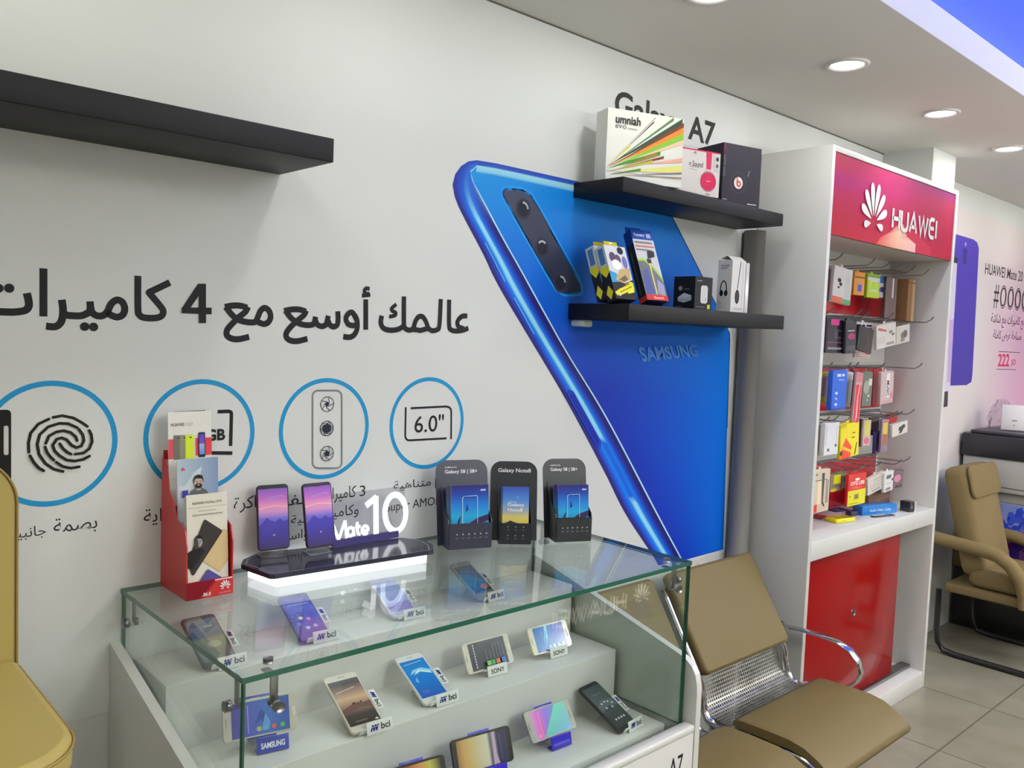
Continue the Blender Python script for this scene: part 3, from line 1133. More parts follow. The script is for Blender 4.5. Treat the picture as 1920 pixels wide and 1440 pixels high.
def stand(label, M, W, H, tread, kind, group=None, plate=(225, 225, 222), ink=(40, 40, 48), word=None, side=False, off=0.0):
    """easel: back plate, prop down to the step, lower lip, lettered plate(s); in the phone's frame"""
    t = thing('phone_stand', label, 'phone stand', M, group)
    th = .0082
    hw = min(.028, W * .3)
    col = plate
    part(MB().box(-hw, hw, th, th + .0022, .004, H * (1.06 if kind == 'blue' else .62), 'plastic', col, .0006), 'back_plate', t, False)
    # prop to the step below
    o = M @ Vector((0, th + .002, H * .5))
    V = (M.to_3x3() @ Vector((0, 0, 1)))
    hz = Vector((V.x, V.y, 0))
    foot = Vector((o.x, o.y, tread + .0032)) + (hz.normalized() * .02 if hz.length > .5 else hz.normalized() * .035 if hz.length > 1e-3 else Vector((0, 0, 0)))
    foot.y = min(foot.y, -.012)
    inv_ = M.inverted()
    a, c = inv_ @ o, inv_ @ foot
    b = MB()
    d_ = Vector((0, .0, .0))
    w2 = hw * .6
    b.sheet([[(-w2, a.y, a.z), (w2, a.y, a.z)], [(-w2, c.y, c.z), (w2, c.y, c.z)]], 'plastic', col, False)
    b.sheet([[(-w2, a.y + .002, a.z), (w2, a.y + .002, a.z)], [(-w2, c.y + .002, c.z), (w2, c.y + .002, c.z)]], 'plastic', col, False)
    b.sheet([[(-w2, a.y, a.z), (-w2, a.y + .002, a.z)], [(-w2, c.y, c.z), (-w2, c.y + .002, c.z)]], 'plastic', col, False)
    b.sheet([[(w2, a.y, a.z), (w2, a.y + .002, a.z)], [(w2, c.y, c.z), (w2, c.y + .002, c.z)]], 'plastic', col, False)
    part(b, 'prop', t, False)
    zdown = (inv_.to_3x3() @ Vector((0, 0, -1)))      # the vertical in the phone's frame
    part(MB().box(-hw, hw, -.006, th, -.0022, -.0003, 'plastic', col, .0004), 'lip', t, False)
    # front plate: an upright card that stands on the step in front of the lower edge
    lo = M.translation.z - tread
    pw, ph = (.062, .026) if kind != 'blue' else (.064, .03)
    p0 = M.translation + (M.to_3x3() @ Vector((off, -.008, 0)))
    yaw = math.atan2(M[1][0], M[0][0])
    if kind == 'slant':
        b = MB()
        Mp = inv_ @ Matrix.Translation((p0.x, p0.y, tread + .0006)) @ Matrix.Rotation(yaw, 4, 'Z') @ Matrix.Rotation(math.radians(-14), 4, 'X')
        b.box(-pw / 2, pw / 2, -.004, -.0015, 0, ph, 'plastic', plate, .0006)
        F = panel(b, -pw / 2, pw / 2, 0, ph, -.004)
        if word:
            F.text(word, .16, .25, .84, .68, ink, .02)
        else:
            mw(F, .12, .22, .9, .8)
        b.xform(Mp)
        part(b, 'sign_plate', t, False)
    else:
        b = MB()
        Mp = inv_ @ Matrix.Translation((p0.x, p0.y, tread + .0006)) @ Matrix.Rotation(yaw, 4, 'Z') @ Matrix.Rotation(math.radians(-12), 4, 'X')
        b.box(-pw / 2, pw / 2, -.006, -.003, 0, ph, 'gloss', plate, .0008)
        b.box(-pw / 2, pw / 2, -.003, .012, .0032, .0072, 'gloss', plate, .0008)
        F = panel(b, -pw / 2, pw / 2, 0, ph, -.006)
        if word:
            F.text(word, .13, .3, .87, .68, ink, .03)
        else:
            F.rect(.1, .3, .9, .5, (96, 92, 205))
        b.xform(Mp)
        part(b, 'sign_plate', t, False)
    if side:
        b = MB()
        b.box(W / 2 + .0015, W / 2 + .018, .001, .003, H * .28, H * .62, 'plastic', plate, .0006)
        F = Face(b, (W / 2 + .0015, .0009, H * .28), (W / 2 + .018, .0009, H * .28), (W / 2 + .018, .0009, H * .62), (W / 2 + .0015, .0009, H * .62), 'print')
        mw(F, .15, .08, .85, .92, vert=2)
        part(b, 'side_plate', t, False)
    return t


def icons(F, x0, y0, x1, y1, cols, r=.05, asp=None, vert=False):
    asp = asp or F.H / F.W
    n = len(cols)
    for i, c in enumerate(cols):
        u_ = i / max(1, n - 1)
        F.poly(ell(x0 + (x1 - x0) * u_, y0 + (y1 - y0) * u_, r, r / asp, 14), c)


def art_savanna(F):
    F.grad(0, 0, 1, 1, [(0, (52, 48, 48)), (.22, (74, 66, 66)), (.4, (150, 118, 104)), (.58, (206, 172, 140)), (.75, (150, 124, 118)), (.9, (92, 84, 88)), (1, (72, 70, 76))])
    F.poly([(0, .36), (.3, .42), (.5, .47), (.8, .43), (1, .45), (1, .3), (.6, .34), (0, .26)], (112, 84, 76))
    F.line([(.1, .74), (.75, .8)], .02, (230, 214, 196))
    F.poly(ell(.45, .45, .04, .025, 8), (60, 46, 46))
    F.poly(ell(.7, .46, .03, .02, 8), (60, 46, 46))
    F.poly([(.82, .02), (.96, .02), (.89, .06)], (230, 230, 230))
    F.rect(.2, .06, .6, .085, (110, 106, 104))


def art_blue_feather(F):
    F.grad(0, 0, 1, 1, [(0, (40, 92, 176)), (.4, (30, 116, 196)), (.75, (26, 128, 206)), (1, (36, 118, 190))])
    F.poly([(.12, .62), (.3, .74), (.65, .76), (.98, .66), (.98, .58), (.6, .66), (.3, .66)], (150, 205, 232))
    F.poly([(.25, .6), (.55, .66), (.95, .55), (.9, .62), (.5, .72)], (200, 228, 240))
    F.poly([(.15, .45), (.3, .55), (.26, .38)], (110, 180, 224))
    F.line([(.1, .9), (.85, .93)], .02, (190, 220, 240))
    F.poly(ell(.3, .14, .16, .06, 14), (72, 108, 190))


def art_galaxy_land(F):
    F.grad(0, 0, 1, 1, [(0, (58, 54, 150)), (.3, (70, 84, 180)), (.6, (52, 104, 186)), (1, (38, 76, 164))], True)
    F.poly([(.36, .2), (.5, .75), (.62, .5), (.56, .2), (.5, .45)], (40, 64, 150))
    F.poly([(.5, .1), (.58, .6), (.66, .3), (.64, .1)], (90, 150, 214))
    F.rect(.27, .1, .285, .9, (150, 150, 214))
    for u_, c in ((.46, (196, 184, 120)), (.58, (90, 168, 214)), (.72, (214, 84, 84)), (.87, (70, 176, 96))):
        F.poly(ell(u_, .17, .042, .042 * F.W / F.H, 14), c)


def art_notes_land(F):
    F.rect(0, 0, 1, 1, [(46, 46, 62), (54, 60, 76), (54, 60, 76), (46, 46, 60)])
    F.rect(0, 0, .2, 1, (56, 48, 66))
    for k in range(9):
        F.rect(.11, .08 + k * .1, .14, .15 + k * .1, (196, 196, 206))
    for j, (u_, h) in enumerate(((.42, .6), (.52, .55), (.62, .85), (.7, .8), (.78, .9), (.86, .7))):
        for k in range(int(h * 12)):
            F.rect(u_, .3 + k * .055, u_ + .014, .335 + k * .055, (150, 152, 162))
    for u_, c in ((.42, (120, 190, 96)), (.54, (70, 160, 80)), (.67, (222, 110, 60)), (.83, (70, 110, 205))):
        F.rect(u_ - .055, .08, u_ + .05, .24, c)


def art_blue_land(F):
    F.grad(0, 0, 1, 1, [(0, (30, 106, 180)), (.45, (34, 116, 196)), (.7, (44, 82, 186)), (1, (56, 72, 178))], True)
    F.poly([(.38, 1), (.46, 1), (.42, .5), (.3, .1), (.36, .45)], (140, 204, 232))
    F.poly([(.2, .85), (.26, .8), (.36, .1), (.3, .3)], (70, 150, 214))
    F.poly([(.36, .9), (.42, .7), (.26, .3)], (96, 176, 224))
    for k in range(4):
        F.rect(.62 + k * .08, .3 + k * .03, .625 + k * .08, .85, (110, 140, 214))
    for u_, c in ((.42, (120, 180, 220)), (.56, (226, 206, 150)), (.7, (70, 150, 214)), (.85, (220, 226, 240))):
        F.rect(u_ - .045, .07, u_ + .045, .19, c)


def art_dark(F):
    F.grad(0, 0, 1, 1, [(0, (58, 62, 62)), (.35, (66, 74, 74)), (.7, (76, 90, 92)), (1, (60, 74, 76))])
    F.poly([(0, .55), (.35, .66), (1, .62), (1, .42), (.5, .5), (0, .4)], (92, 104, 106))
    for x_, y_ in ((.3, .58), (.5, .6), (.66, .58), (.35, .46), (.66, .44), (.8, .52)):
        F.poly(ell(x_, y_, .055, .022, 10), (190, 200, 202))
    for k in range(4):
        F.rect(.24 + k * .16, .15, .33 + k * .16, .19, (196, 204, 204))
    F.rect(.2, .8, .7, .82, (100, 116, 120))


def art_rainbow(F):
    F.grad(0, 0, 1, 1, [(0, (190, 120, 190)), (.18, (196, 40, 180)), (.4, (110, 44, 200)), (.6, (60, 80, 200)), (1, (60, 150, 200))], True)
    F.mesh([[(.22, 0), (1, 0)], [(.72, 1), (1, 1)]], [[(30, 170, 160), (70, 150, 210)], [(30, 190, 140), (44, 176, 170)]])
    F.poly([(.1, 0), (.2, 0), (.22, .9)], (214, 30, 160))
    F.line([(.22, .95), (.2, 0)], .006, (236, 190, 230))
    F.poly(ell(.12, .1, .03, .05, 10), (236, 110, 200))


def art_gold(F):
    F.grad(0, 0, 1, 1, [(0, (150, 116, 78)), (.12, (206, 160, 96)), (.3, (206, 184, 130)), (.6, (216, 212, 190)), (.66, (100, 90, 110)), (.72, (180, 168, 186)), (.8, (70, 66, 96)), (1, (72, 72, 92))], True)
    F.poly([(.68, 0), (.7, .4), (.72, 1), (.76, 1), (.76, .3), (.8, 0)], (196, 176, 196))
    F.rect(.84, .1, .87, .9, (86, 92, 120))


def art_sunset_land(F):
    F.grad(0, 0, 1, 1, [(0, (120, 60, 44)), (.4, (176, 90, 60)), (.62, (214, 150, 90)), (.8, (196, 186, 90)), (1, (70, 66, 60))], True)


def art_grey_list(F):
    F.grad(0, 0, 1, 1, [(0, (96, 112, 118)), (.25, (120, 130, 126)), (.5, (136, 144, 132)), (.6, (84, 98, 132)), (.8, (96, 110, 146)), (1, (110, 136, 136))])
    F.poly(ell(.6, .38, .22, .08, 16), (170, 172, 156))
    F.rect(.5, .8, .8, .83, (160, 190, 180))


def art_violet(F):
    F.grad(0, 0, 1, 1, [(0, (74, 50, 140)), (.4, (60, 56, 160)), (.7, (66, 80, 190)), (1, (64, 60, 170))])
    F.rect(.1, .8, .9, .83, (140, 160, 226))
    for x_, y_, c in ((.35, .45, (226, 210, 160)), (.6, .4, (214, 120, 160)), (.42, .18, (150, 190, 236)), (.72, .2, (170, 150, 226)), (.2, .3, (120, 120, 214))):
        F.poly(ell(x_, y_, .08, .042, 12), c)


def art_lilac(F):
    F.grad(0, 0, 1, 1, [(0, (120, 108, 190)), (.25, (96, 96, 190)), (.3, (130, 150, 214)), (1, (140, 160, 220))])


def art_dawn(F):
    F.grad(0, 0, 1, 1, [(0, (150, 150, 146)), (.1, (60, 64, 76)), (.14, (36, 60, 92)), (.4, (44, 96, 150)), (.75, (50, 92, 140)), (1, (64, 76, 96))])
    F.poly(ell(.75, .22, .22, .09, 18), (196, 110, 84))
    F.line([(.05, .12), (.4, .2), (.9, .16)], .02, (90, 140, 176))


WHT = (214, 210, 200)
rows_ = [
    # x, y, yaw, tilt, W, H, z, tread, body, art, landscape, label, stand kind, word, side plate, plate offset
    (.969, -.354, -3.4, 63.6, .080, .155, .745, STEP2, (206, 198, 184), art_savanna, False, 'white phone with a brown savanna picture, upright on the middle step', 'slant', None, True, .022),
    (1.166, -.334, -2.4, 64.5, .075, .146, .745, STEP2, (214, 214, 212), art_blue_feather, False, 'white phone with a blue feather picture, upright on the middle step', 'slant', None, True, .022),
    (.763, -.283, -11.5, 15.9, .148, .0735, .765, STEP2, (196, 190, 176), art_galaxy_land, True, 'silver phone lying sideways behind the left front glass corner', 'blue', 'SAMSUNG', False, .02),
    (1.376, -.278, -2.5, 27.7, .147, .074, .75, STEP2, (206, 200, 186), art_notes_land, True, 'pale gold phone on its side showing a dark screen of notes', 'slant', 'SONY', False, .012),
    (1.585, -.287, -2.7, 28.8, .139, .071, .75, STEP2, (222, 214, 196), art_blue_land, True, 'pale gold phone on its side with a bright blue screen, rightmost of the middle step', 'slant', 'SONY', False, .012),
    (1.652, -.496, 5.8, 62.6, .078, .153, .600, STEP3, (44, 46, 48), art_dark, False, 'black phone with a dark grey screen at the right end of the lowest step', 'slant', None, True, .024),
    (1.445, -.439, -2.7, 34.6, .147, .073, .620, STEP3, (150, 146, 142), art_rainbow, True, 'grey phone on its side with a magenta and teal screen on a blue stand', 'blue', None, False, .012),
    (1.218, -.445, -8, 21.3, .156, .076, .615, STEP3, (60, 58, 58), art_gold, True, 'black phone on its side with a gold and violet screen on the lowest step', 'blue', None, False, .02),
    (1.028, -.452, -8, 22, .15, .075, .612, STEP3, (52, 50, 52), art_sunset_land, True, 'black phone on its side with an orange screen, cut by the bottom of the photo', 'blue', None, False, .02),
    (.730, -.167, .6, 62.6, .074, .142, .882, STEP1, (70, 74, 78), art_grey_list, False, 'dark grey phone under the red leaflet box at the left end of the top step', 'slant', None, True, .022),
    (.956, -.150, -2.3, 62.5, .074, .142, .882, STEP1, (70, 62, 140), art_violet, False, 'violet phone with round icons under the lit display base, second on the top step', 'slant', None, True, .022),
    (1.206, -.145, -4, 64, .072, .142, .882, STEP1, (190, 190, 214), art_lilac, False, 'pale lilac phone under the glowing numerals, third on the top step', 'slant', None, True, .022),
    (1.463, -.160, 4.4, 61, .071, .140, .882, STEP1, (150, 152, 150), art_dawn, False, 'grey phone with a blue and orange dawn picture at the right of the top step', 'slant', None, True, .022),
]
sl = {'art_savanna': 'white easel holding the brown savanna phone on the middle step', 'art_blue_feather': 'white easel holding the blue feather phone on the middle step',
      'art_galaxy_land': 'blue lettered stand under the silver phone at the left glass corner', 'art_notes_land': 'white lettered stand under the phone with the dark notes screen',
      'art_blue_land': 'white lettered stand under the bright blue phone at the right of the middle step', 'art_dark': 'white easel holding the black phone on the lowest step',
      'art_rainbow': 'translucent blue stand under the magenta and teal phone', 'art_gold': 'blue stand under the phone with the gold and violet screen',
      'art_sunset_land': 'blue stand under the orange-screened phone at the bottom of the photo', 'art_grey_list': 'white easel holding the dark grey phone under the red leaflet box',
      'art_violet': 'white easel holding the violet phone below the lit display base', 'art_lilac': 'white easel holding the pale lilac phone on the top step',
      'art_dawn': 'white easel holding the grey dawn-picture phone on the top step'}
for (x, y, yaw, tilt, W, H, z, tread, body, art, land, lab, kind, word, side, off) in rows_:
    M = tilted(x, y, z, yaw, tilt)
    phone(lab, M, W, H, body, art, group='phones in the glass counter', land=land, button=(tuple(min(255, c + 18) for c in body) if land and sum(body) > 400 else None),
          my=.017 if sum(body) > 300 else .012)
    blue = (40, 58, 160) if word else (58, 46, 190)
    stand(sl[art.__name__], M, W, H, tread, kind, 'phone stands in the glass counter', blue if kind == 'blue' else (226, 226, 222), (232, 232, 240) if kind == 'blue' else (44, 44, 48), word, side, off)

# ================================================================== on the glass top
GT = GZ + .0006


def leaf(label, M, W, H, art, group, th=.0012, name='leaflet', back=(226, 226, 224)):
    """a folded paper leaflet standing on its lower edge"""
    b = MB().box(-W / 2, W / 2, 0, th, 0, H, 'print', back)
    F = Face(b, (-W / 2, 0, 0), (W / 2, 0, 0), (W / 2, 0, H), (-W / 2, 0, H), 'print', .0002)
    art(F)
    return solo(b, name, label, 'leaflet', group=group, M=M, local=True)


# red counter-top leaflet box
RX0, RX1, RY0, RY1 = .657, .754, -.158, -.022
t = thing('leaflet_box', 'tall red leaflet box with a white flower emblem on the glass counter', 'leaflet holder', T((RX0 + RX1) / 2, (RY0 + RY1) / 2, GT))
RED = (190, 34, 38)
zt = GT
prof = [(RY1, zt), (RY1, zt + .262), (-.04, zt + .262), (-.075, zt + .2), (-.108, zt + .175), (-.125, zt + .14), (RY0, zt + .12), (RY0, zt)]
prof = [(RY1, zt), (RY1, zt + .268), (-.046, zt + .268), (-.062, zt + .205), (-.09, zt + .185), (-.105, zt + .155), (RY0 + .01, zt + .14), (RY0, zt + .11), (RY0, zt)]
for x0 in (RX0, RX1 - .0022):
    b = MB().prism(prof, x0, x0 + .0022, 0, 'plastic', RED)
    part(b, 'side_wall', t)
part(MB().box(RX0 + .0023, RX1 - .0023, RY1 - .0025, RY1 - .0003, zt, zt + .285, 'plastic', RED), 'back_wall', t)
part(MB().box(RX0 + .0023, RX1 - .0023, RY0 + .0025, RY1 - .003, zt, zt + .0022, 'plastic', RED), 'floor_plate', t)
b = MB().box(RX0 + .0001, RX1 - .0001, RY0 - .0022, RY0 - .0001, zt, zt + .036, 'plastic', (196, 26, 36))
F = panel(b, RX0, RX1, zt, zt + .036, RY0 - .0022)
F.poly([(0, 0), (.28, 0), (.62, 1), (0, 1)], (128, 22, 34))
F.poly([(.28, 0), (.34, 0), (.68, 1), (.62, 1)], (168, 30, 40))
F.rect(.6, .9, .98, .97, (236, 226, 220))
F.text('BLE', .36, .12, .52, .3, (236, 230, 226), .03)
F.rect(.33, .12, .345, .16, (236, 230, 226))
F.flower(.82, .42, .16, (240, 234, 230))
F.text('HUAWEI', .70, .1, .94, .22, (224, 150, 150), .01)
part(b, 'front_lip', t, label='dark red and bright red front lip with white lettering')
for k, (y_, h_) in enumerate(((-.062, .17), (-.106, .1))):
    part(MB().box(RX0 + .0024, RX1 - .0024, y_ - .001, y_, zt + .0024, zt + h_, 'plastic', RED), 'divider', t)


def art_y5(F):
    F.rect(0, 0, 1, 1, (226, 224, 218))
    F.text('HUAWEI', .06, .845, .36, .88, (60, 58, 60), .02)
    F.text('Y5 2017', .39, .845, .56, .88, (150, 148, 146))
    F.rect(0, .5, .12, .71, (206, 84, 92))
    F.rect(.62, .52, 1, .71, (214, 66, 80))
    for x0, c in ((.12, (110, 108, 98)), (.25, (136, 134, 112)), (.38, (206, 226, 52))):
        F.rect(x0, .49, x0 + .2, .75, c)
        F.poly(ell(x0 + .12, .72, .02, .02 * F.W / F.H, 8), (40, 40, 40))
    F.poly(rr(.68, .5, .84, .77, .02, 3), (40, 44, 60))
    F.grad(.7, .53, .82, .75, [(0, (90, 140, 200)), (.5, (160, 180, 220)), (.55, (110, 80, 190)), (1, (96, 66, 180))])
    F.rect(0, 0, 1, .3, (220, 218, 214))


def head(F, cx, cy, r, skin, hair, beard=None, shirt=None, asp=None):
    """small printed portrait: shoulders, face, hair"""
    a = asp or F.H / F.W
    if shirt:
        F.poly([(cx - r * 2.0, cy - r * 2.4 / a), (cx + r * 2.0, cy - r * 2.4 / a), (cx + r * 1.4, cy - r * 1.5 / a), (cx + r * .4, cy - r * 1.0 / a), (cx - r * .4, cy - r * 1.0 / a), (cx - r * 1.4, cy - r * 1.5 / a)], shirt)
        F.rect(cx - r * .4, cy - r * 1.5 / a, cx + r * .4, cy - r * .6 / a, skin)
    F.poly(ell(cx, cy + r * .3 / a, r * .96, r * 1.1 / a, 20), hair)
    F.poly(ell(cx, cy - r * .1 / a, r * .82, r * 1.05 / a, 20), skin)
    if beard:
        F.poly(ell(cx, cy - r * .68 / a, r * .7, r * .5 / a, 16), beard)
        F.poly(ell(cx, cy - r * .5 / a, r * .26, r * .1 / a, 8), skin)
    F.poly([(cx - r * .86, cy + r * .5 / a), (cx - r * .5, cy + r * .72 / a), (cx + r * .4, cy + r * .66 / a), (cx + r * .86, cy + r * .45 / a), (cx + r * .7, cy + r * 1.25 / a), (cx - r * .7, cy + r * 1.2 / a)], hair)
    dk = tuple(int(c * .35) for c in skin)
    for s_ in (-1, 1):
        F.poly(ell(cx + s_ * r * .34, cy + r * .05 / a, r * .14, r * .07 / a, 8), dk)
        F.rect(cx + s_ * r * .34 - r * .2, cy + r * .2 / a, cx + s_ * r * .34 + r * .2, cy + r * .27 / a, dk)
    F.poly([(cx - r * .1, cy - r * .3 / a), (cx + r * .14, cy - r * .3 / a), (cx + .02 * r, cy + r * .05 / a)], tuple(int(c * .8) for c in skin))


def art_portrait(F):
    F.rect(0, 0, 1, 1, [(190, 200, 208), (128, 150, 180), (120, 142, 176), (176, 192, 204)])
    F.poly([(.1, .55), (.4, .8), (.6, .88), (.5, .6), (.2, .4)], (198, 210, 216))
    F.rect(.02, .0, .3, .62, (206, 212, 214))
    F.flower(.14, .84, .07, (214, 40, 60))
    head(F, .5, .66, .13, (196, 170, 150), (44, 42, 44), (50, 44, 44), (96, 98, 104))
    F.rect(.1, .46, .24, .56, (66, 60, 160))
    F.rect(.0, .0, 1, .12, (186, 192, 194))


def art_p10(F):
    F.rect(0, 0, 1, 1, (224, 218, 204))
    F.rect(.05, .868, .98, .872, (150, 140, 124))
    F.text('HUAWEI P10 Plus | P10', .14, .895, .86, .925, (70, 66, 62), .01)
    F.rect(.28, .83, .72, .838, (170, 164, 154))
    F.rect(.14, .79, .88, .803, (160, 154, 146))

    def rot(pts, cx, cy, ang):
        a = math.radians(ang)
        k = F.H / F.W
        return [(cx + x * math.cos(a) - y * math.sin(a), cy + (x * math.sin(a) + y * math.cos(a)) / k) for x, y in pts]
    F.poly(rot(rr(-.27, -.45, .27, .45, .04, 4), .84, .42, -37), (200, 172, 122))
    F.poly(rot(rr(-.25, -.43, .25, .43, .04, 4), .84, .42, -37), (212, 186, 138))
    dark = rot(rr(-.28, -.62, .28, .62, .045, 4), .28, .48, -37)
    dark = [(max(0.0, x), y) for x, y in dark]
    F.poly(dark, (58, 54, 52))
    # black and white portrait on the dark phone
    F.poly([(0, .29), (.1, .27), (.24, .34), (.42, .44), (.36, .47), (.1, .46), (0, .44)], (34, 32, 32))
    head(F, .27, .535, .115, (158, 152, 146), (34, 31, 31))
    F.poly([(.15, .50), (.2, .46), (.27, .475), (.22, .6), (.17, .58)], (70, 66, 64))
    F.poly(rot(rr(-.25, -.42, .25, .42, .045, 4), .42, .06, -37)[:], (66, 62, 126))
    F.poly(rot(rr(-.235, -.4, .235, .4, .04, 4), .42, .06, -37), (84, 80, 146))
    F.poly(rot(rr(-.04, .1, .06, .16, .01, 2), .42, .08, -37), (60, 56, 120))


def Mt(x, y, z, tilt=4, yaw=0):
    return tilted(x, y, z, yaw, tilt)


cx = (RX0 + RX1) / 2
leaf('tall white leaflet with four coloured phones, rearmost in the red box', Mt(cx + .0, -.056, zt + .172, 4), .0915, .195, art_y5, 'leaflets in the red box')
leaf('blue leaflet with a bearded man, middle of the red box', Mt(cx + .002, -.092, zt + .128, 4), .086, .145, art_portrait, 'leaflets in the red box')
leaf('cream leaflet with a black and white face on a phone, front of the red box', Mt(cx + .0, -.1530, zt + .0036, 5), .084, .205, art_p10, 'leaflets in the red box')
for k, c in enumerate(((196, 198, 190), (212, 210, 200), (186, 190, 184), (205, 200, 190))):
    leaf('plain pale leaflet stacked behind the cream face leaflet in the red box', Mt(cx, -.1500 + k * .0028, zt + .0040, 5), .084, .203 - k * .002, lambda F, c=c: F.rect(0, 0, 1, 1, c), 'leaflets stacked in the red box')

# black leaflet holders
def art_s8(F):
    F.grad(0, 0, 1, 1, [(0, (40, 120, 190)), (.3, (38, 160, 205)), (.55, (36, 120, 205)), (.8, (40, 66, 160)), (1, (44, 40, 104))])
    F.poly([(.1, .0), (.18, .22), (.26, .34), (.22, .1), (.2, 0)], (50, 44, 84))
    F.poly([(.36, 0), (.5, .16), (.7, .26), (1, .34), (1, .2), (.8, .14), (.62, 0)], (56, 42, 78))
    F.poly([(.72, 0), (.85, .1), (1, .18), (1, 0)], (60, 170, 214))
    F.line([(.3, .02), (.3, .72), (.34, .745), (.68, .76), (.7, .72), (.7, .06)], .014, (186, 220, 240))
    F.rect(.34, .72, .66, .745, (36, 60, 140))
    F.poly([(.38, .4), (.42, .6), (.46, .45)], (44, 60, 130))
    F.rect(.78, .86, .92, .9, (190, 200, 226))


def art_note(F):
    F.grad(0, 0, 1, 1, [(0, (206, 186, 84)), (.22, (214, 196, 110)), (.4, (150, 170, 186)), (.65, (86, 140, 214)), (1, (60, 84, 180))])
    F.poly([(0, 0), (0, .06), (.2, .1), (.3, .14), (.45, .1), (.62, .07), (.5, .03), (.6, 0)], (52, 50, 66))
    F.text('SAMSUNG', .2, .6, .5, .625, (230, 234, 240), .01)
    F.text('Galaxy', .18, .48, .82, .585, (240, 242, 244), .02)
    F.text('Note8', .2, .37, .76, .455, (240, 242, 244), .02)
    F.line([(.5, .76), (.62, .72)], .012, (170, 200, 236))


def holder(label, M, W, H, top, art, lw, lh, pd, ph, n_leaf, which, icon_rows, tint):
    """card stand: leaning backboard with rounded top, side cheeks, front pocket, rear strut; leaflets inside are things"""
    t = thing('leaflet_holder', label, 'leaflet holder', M, 'black leaflet holders on the glass')
    ti = math.radians(11)
    Rx = Matrix.Rotation(-ti, 4, 'X')       # lean back
    b = MB()
    pts = rr(-W / 2, 0, W / 2, H, .03, 7)
    pts = [(-W / 2, 0), (W / 2, 0)] + [p for p in pts if p[1] > .1]
    b.prism(pts, .0, .003, 1, 'plastic', tint)
    F = panel(b, -W / 2, W / 2, 0, H, 0)
    if top == 's8':
        F.text('SAMSUNG', .17, .905, .40, .925, (206, 206, 212), .012)
        F.text('Galaxy S8 | S8+', .17, .83, .8, .885, (236, 236, 240), .014)
    else:
        F.text('Galaxy Note8', .16, .845, .86, .91, (236, 236, 240), .014)
    b.xform(Rx)
    part(b, 'backboard', t, False)
    # pocket
    b = MB().box(-lw / 2 - .006, lw / 2 + .006, -pd - .002, -pd, .0, ph, 'plastic', tint)
    F = panel(b, -lw / 2 - .006, lw / 2 + .006, .0, ph, -pd - .002)
    for j in range(icon_rows):
        m_ = 6 if icon_rows == 1 else 3
        for k in range(m_):
            u_ = (.18 + .7 * k / (m_ - 1)) if icon_rows == 1 else (.26 + .5 * k / (m_ - 1))
            v_ = .58 if icon_rows == 1 else .42 + .42 * j
            F.poly(ell(u_, v_, .022, .022 * F.W / F.H, 5 + k % 3), (168, 172, 184))
            F.rect(u_ - .035, v_ - .17, u_ + .035, v_ - .13, (112, 116, 128))
    part(b, 'front_pocket', t, False)
    for s_ in (-1, 1):
        x_ = s_ * (lw / 2 + .0075)
        prof_ = [(-pd, 0), (0.0, 0), (.028, .15), (.018, .13), (-.004, .1), (-pd + .004, ph + .01), (-pd, ph)]
        b = MB().prism(prof_, x_ - .0012, x_ + .0012, 0, 'plastic', tint)
        part(b, 'side_cheek', t, False)
    b = MB().prism([(.006, .0), (.062, .0), (.05, .03), (.026, .09)], -.0012, .0012, 0, 'plastic', tint)
    part(b, 'rear_strut', t, False)
    part(MB().box(-lw / 2 - .006, lw / 2 + .006, -pd + .0003, -.0005, .0455, .0475, 'plastic', tint), 'inner_floor', t, False)
    # leaflets
    lean = math.radians(7)
    dx = -.005 / max(1, n_leaf)
    for k in range(n_leaf):
        front = k == 0
        Ml = M @ Matrix.Translation((dx * k * .9, -pd + .0022 + k * (pd - .014) / max(1, n_leaf), .048)) @ Matrix.Rotation(-lean, 4, 'X')
        if front:
            leaf('front leaflet with a ' + which[0] + ', in the ' + which[1], Ml, lw, lh - .045, art, 'leaflets in the black holders', .0014)
        else:
            g_ = 150 + (k * 37) % 70
            leaf('thin leaflet showing only its pale edge, stacked in the ' + which[1], Ml, lw, lh - .045 - .001 * k, art, 'leaflets stacked in the ' + which[1], .0012, back=(g_, g_, g_ + 2))
    return t


TI = (30, 33, 42)
holder('black leaflet holder with a dark grey arched back, left of three on the glass', T(1.404, -.118, GT, math.radians(-20)), .144, .22, 's8', art_s8, .102, .160, .045, .066, 8, ('blue phone picture', 'left holder'), 1, (38, 40, 60))
holder('narrow black leaflet holder with an upright arch, middle of three on the glass', T(1.540, -.160, GT, math.radians(-36)), .128, .212, 'note', art_note, .070, .148, .04, .056, 5, ('blue and yellow sky', 'middle holder'), 2, (30, 34, 40))
holder('black leaflet holder nearest the right glass corner, beside the blue printed phone', T(1.690, -.215, GT, math.radians(-25)), .128, .216, 's8', art_s8, .088, .15, .05, .066, 4, ('blue phone picture', 'right holder'), 1, (26, 30, 34))

# lit display base with two phones and glowing lettering
BZ = GT + .03
out_ = [at(*p, 2, BZ) for p in ((452, 1058), (456, 1049), (484, 1036), (751, 1008), (797, 1013), (811, 1021), (813, 1031), (516, 1077), (506, 1077))]
out_ = [(p.x, min(p.y, -.006)) for p in out_]
out_ = out_[::-1]
t = thing('lit_display_base', 'dark glossy platform edged with white light carrying two phones and glowing lettering', 'display stand', T(1.03, -.1, GT))
cxm, cym = sum(p[0] for p in out_) / len(out_), sum(p[1] for p in out_) / len(out_)


def shrink(pts, k):
    return [(cxm + (p[0] - cxm) * k, cym + (p[1] - cym) * k) for p in pts]


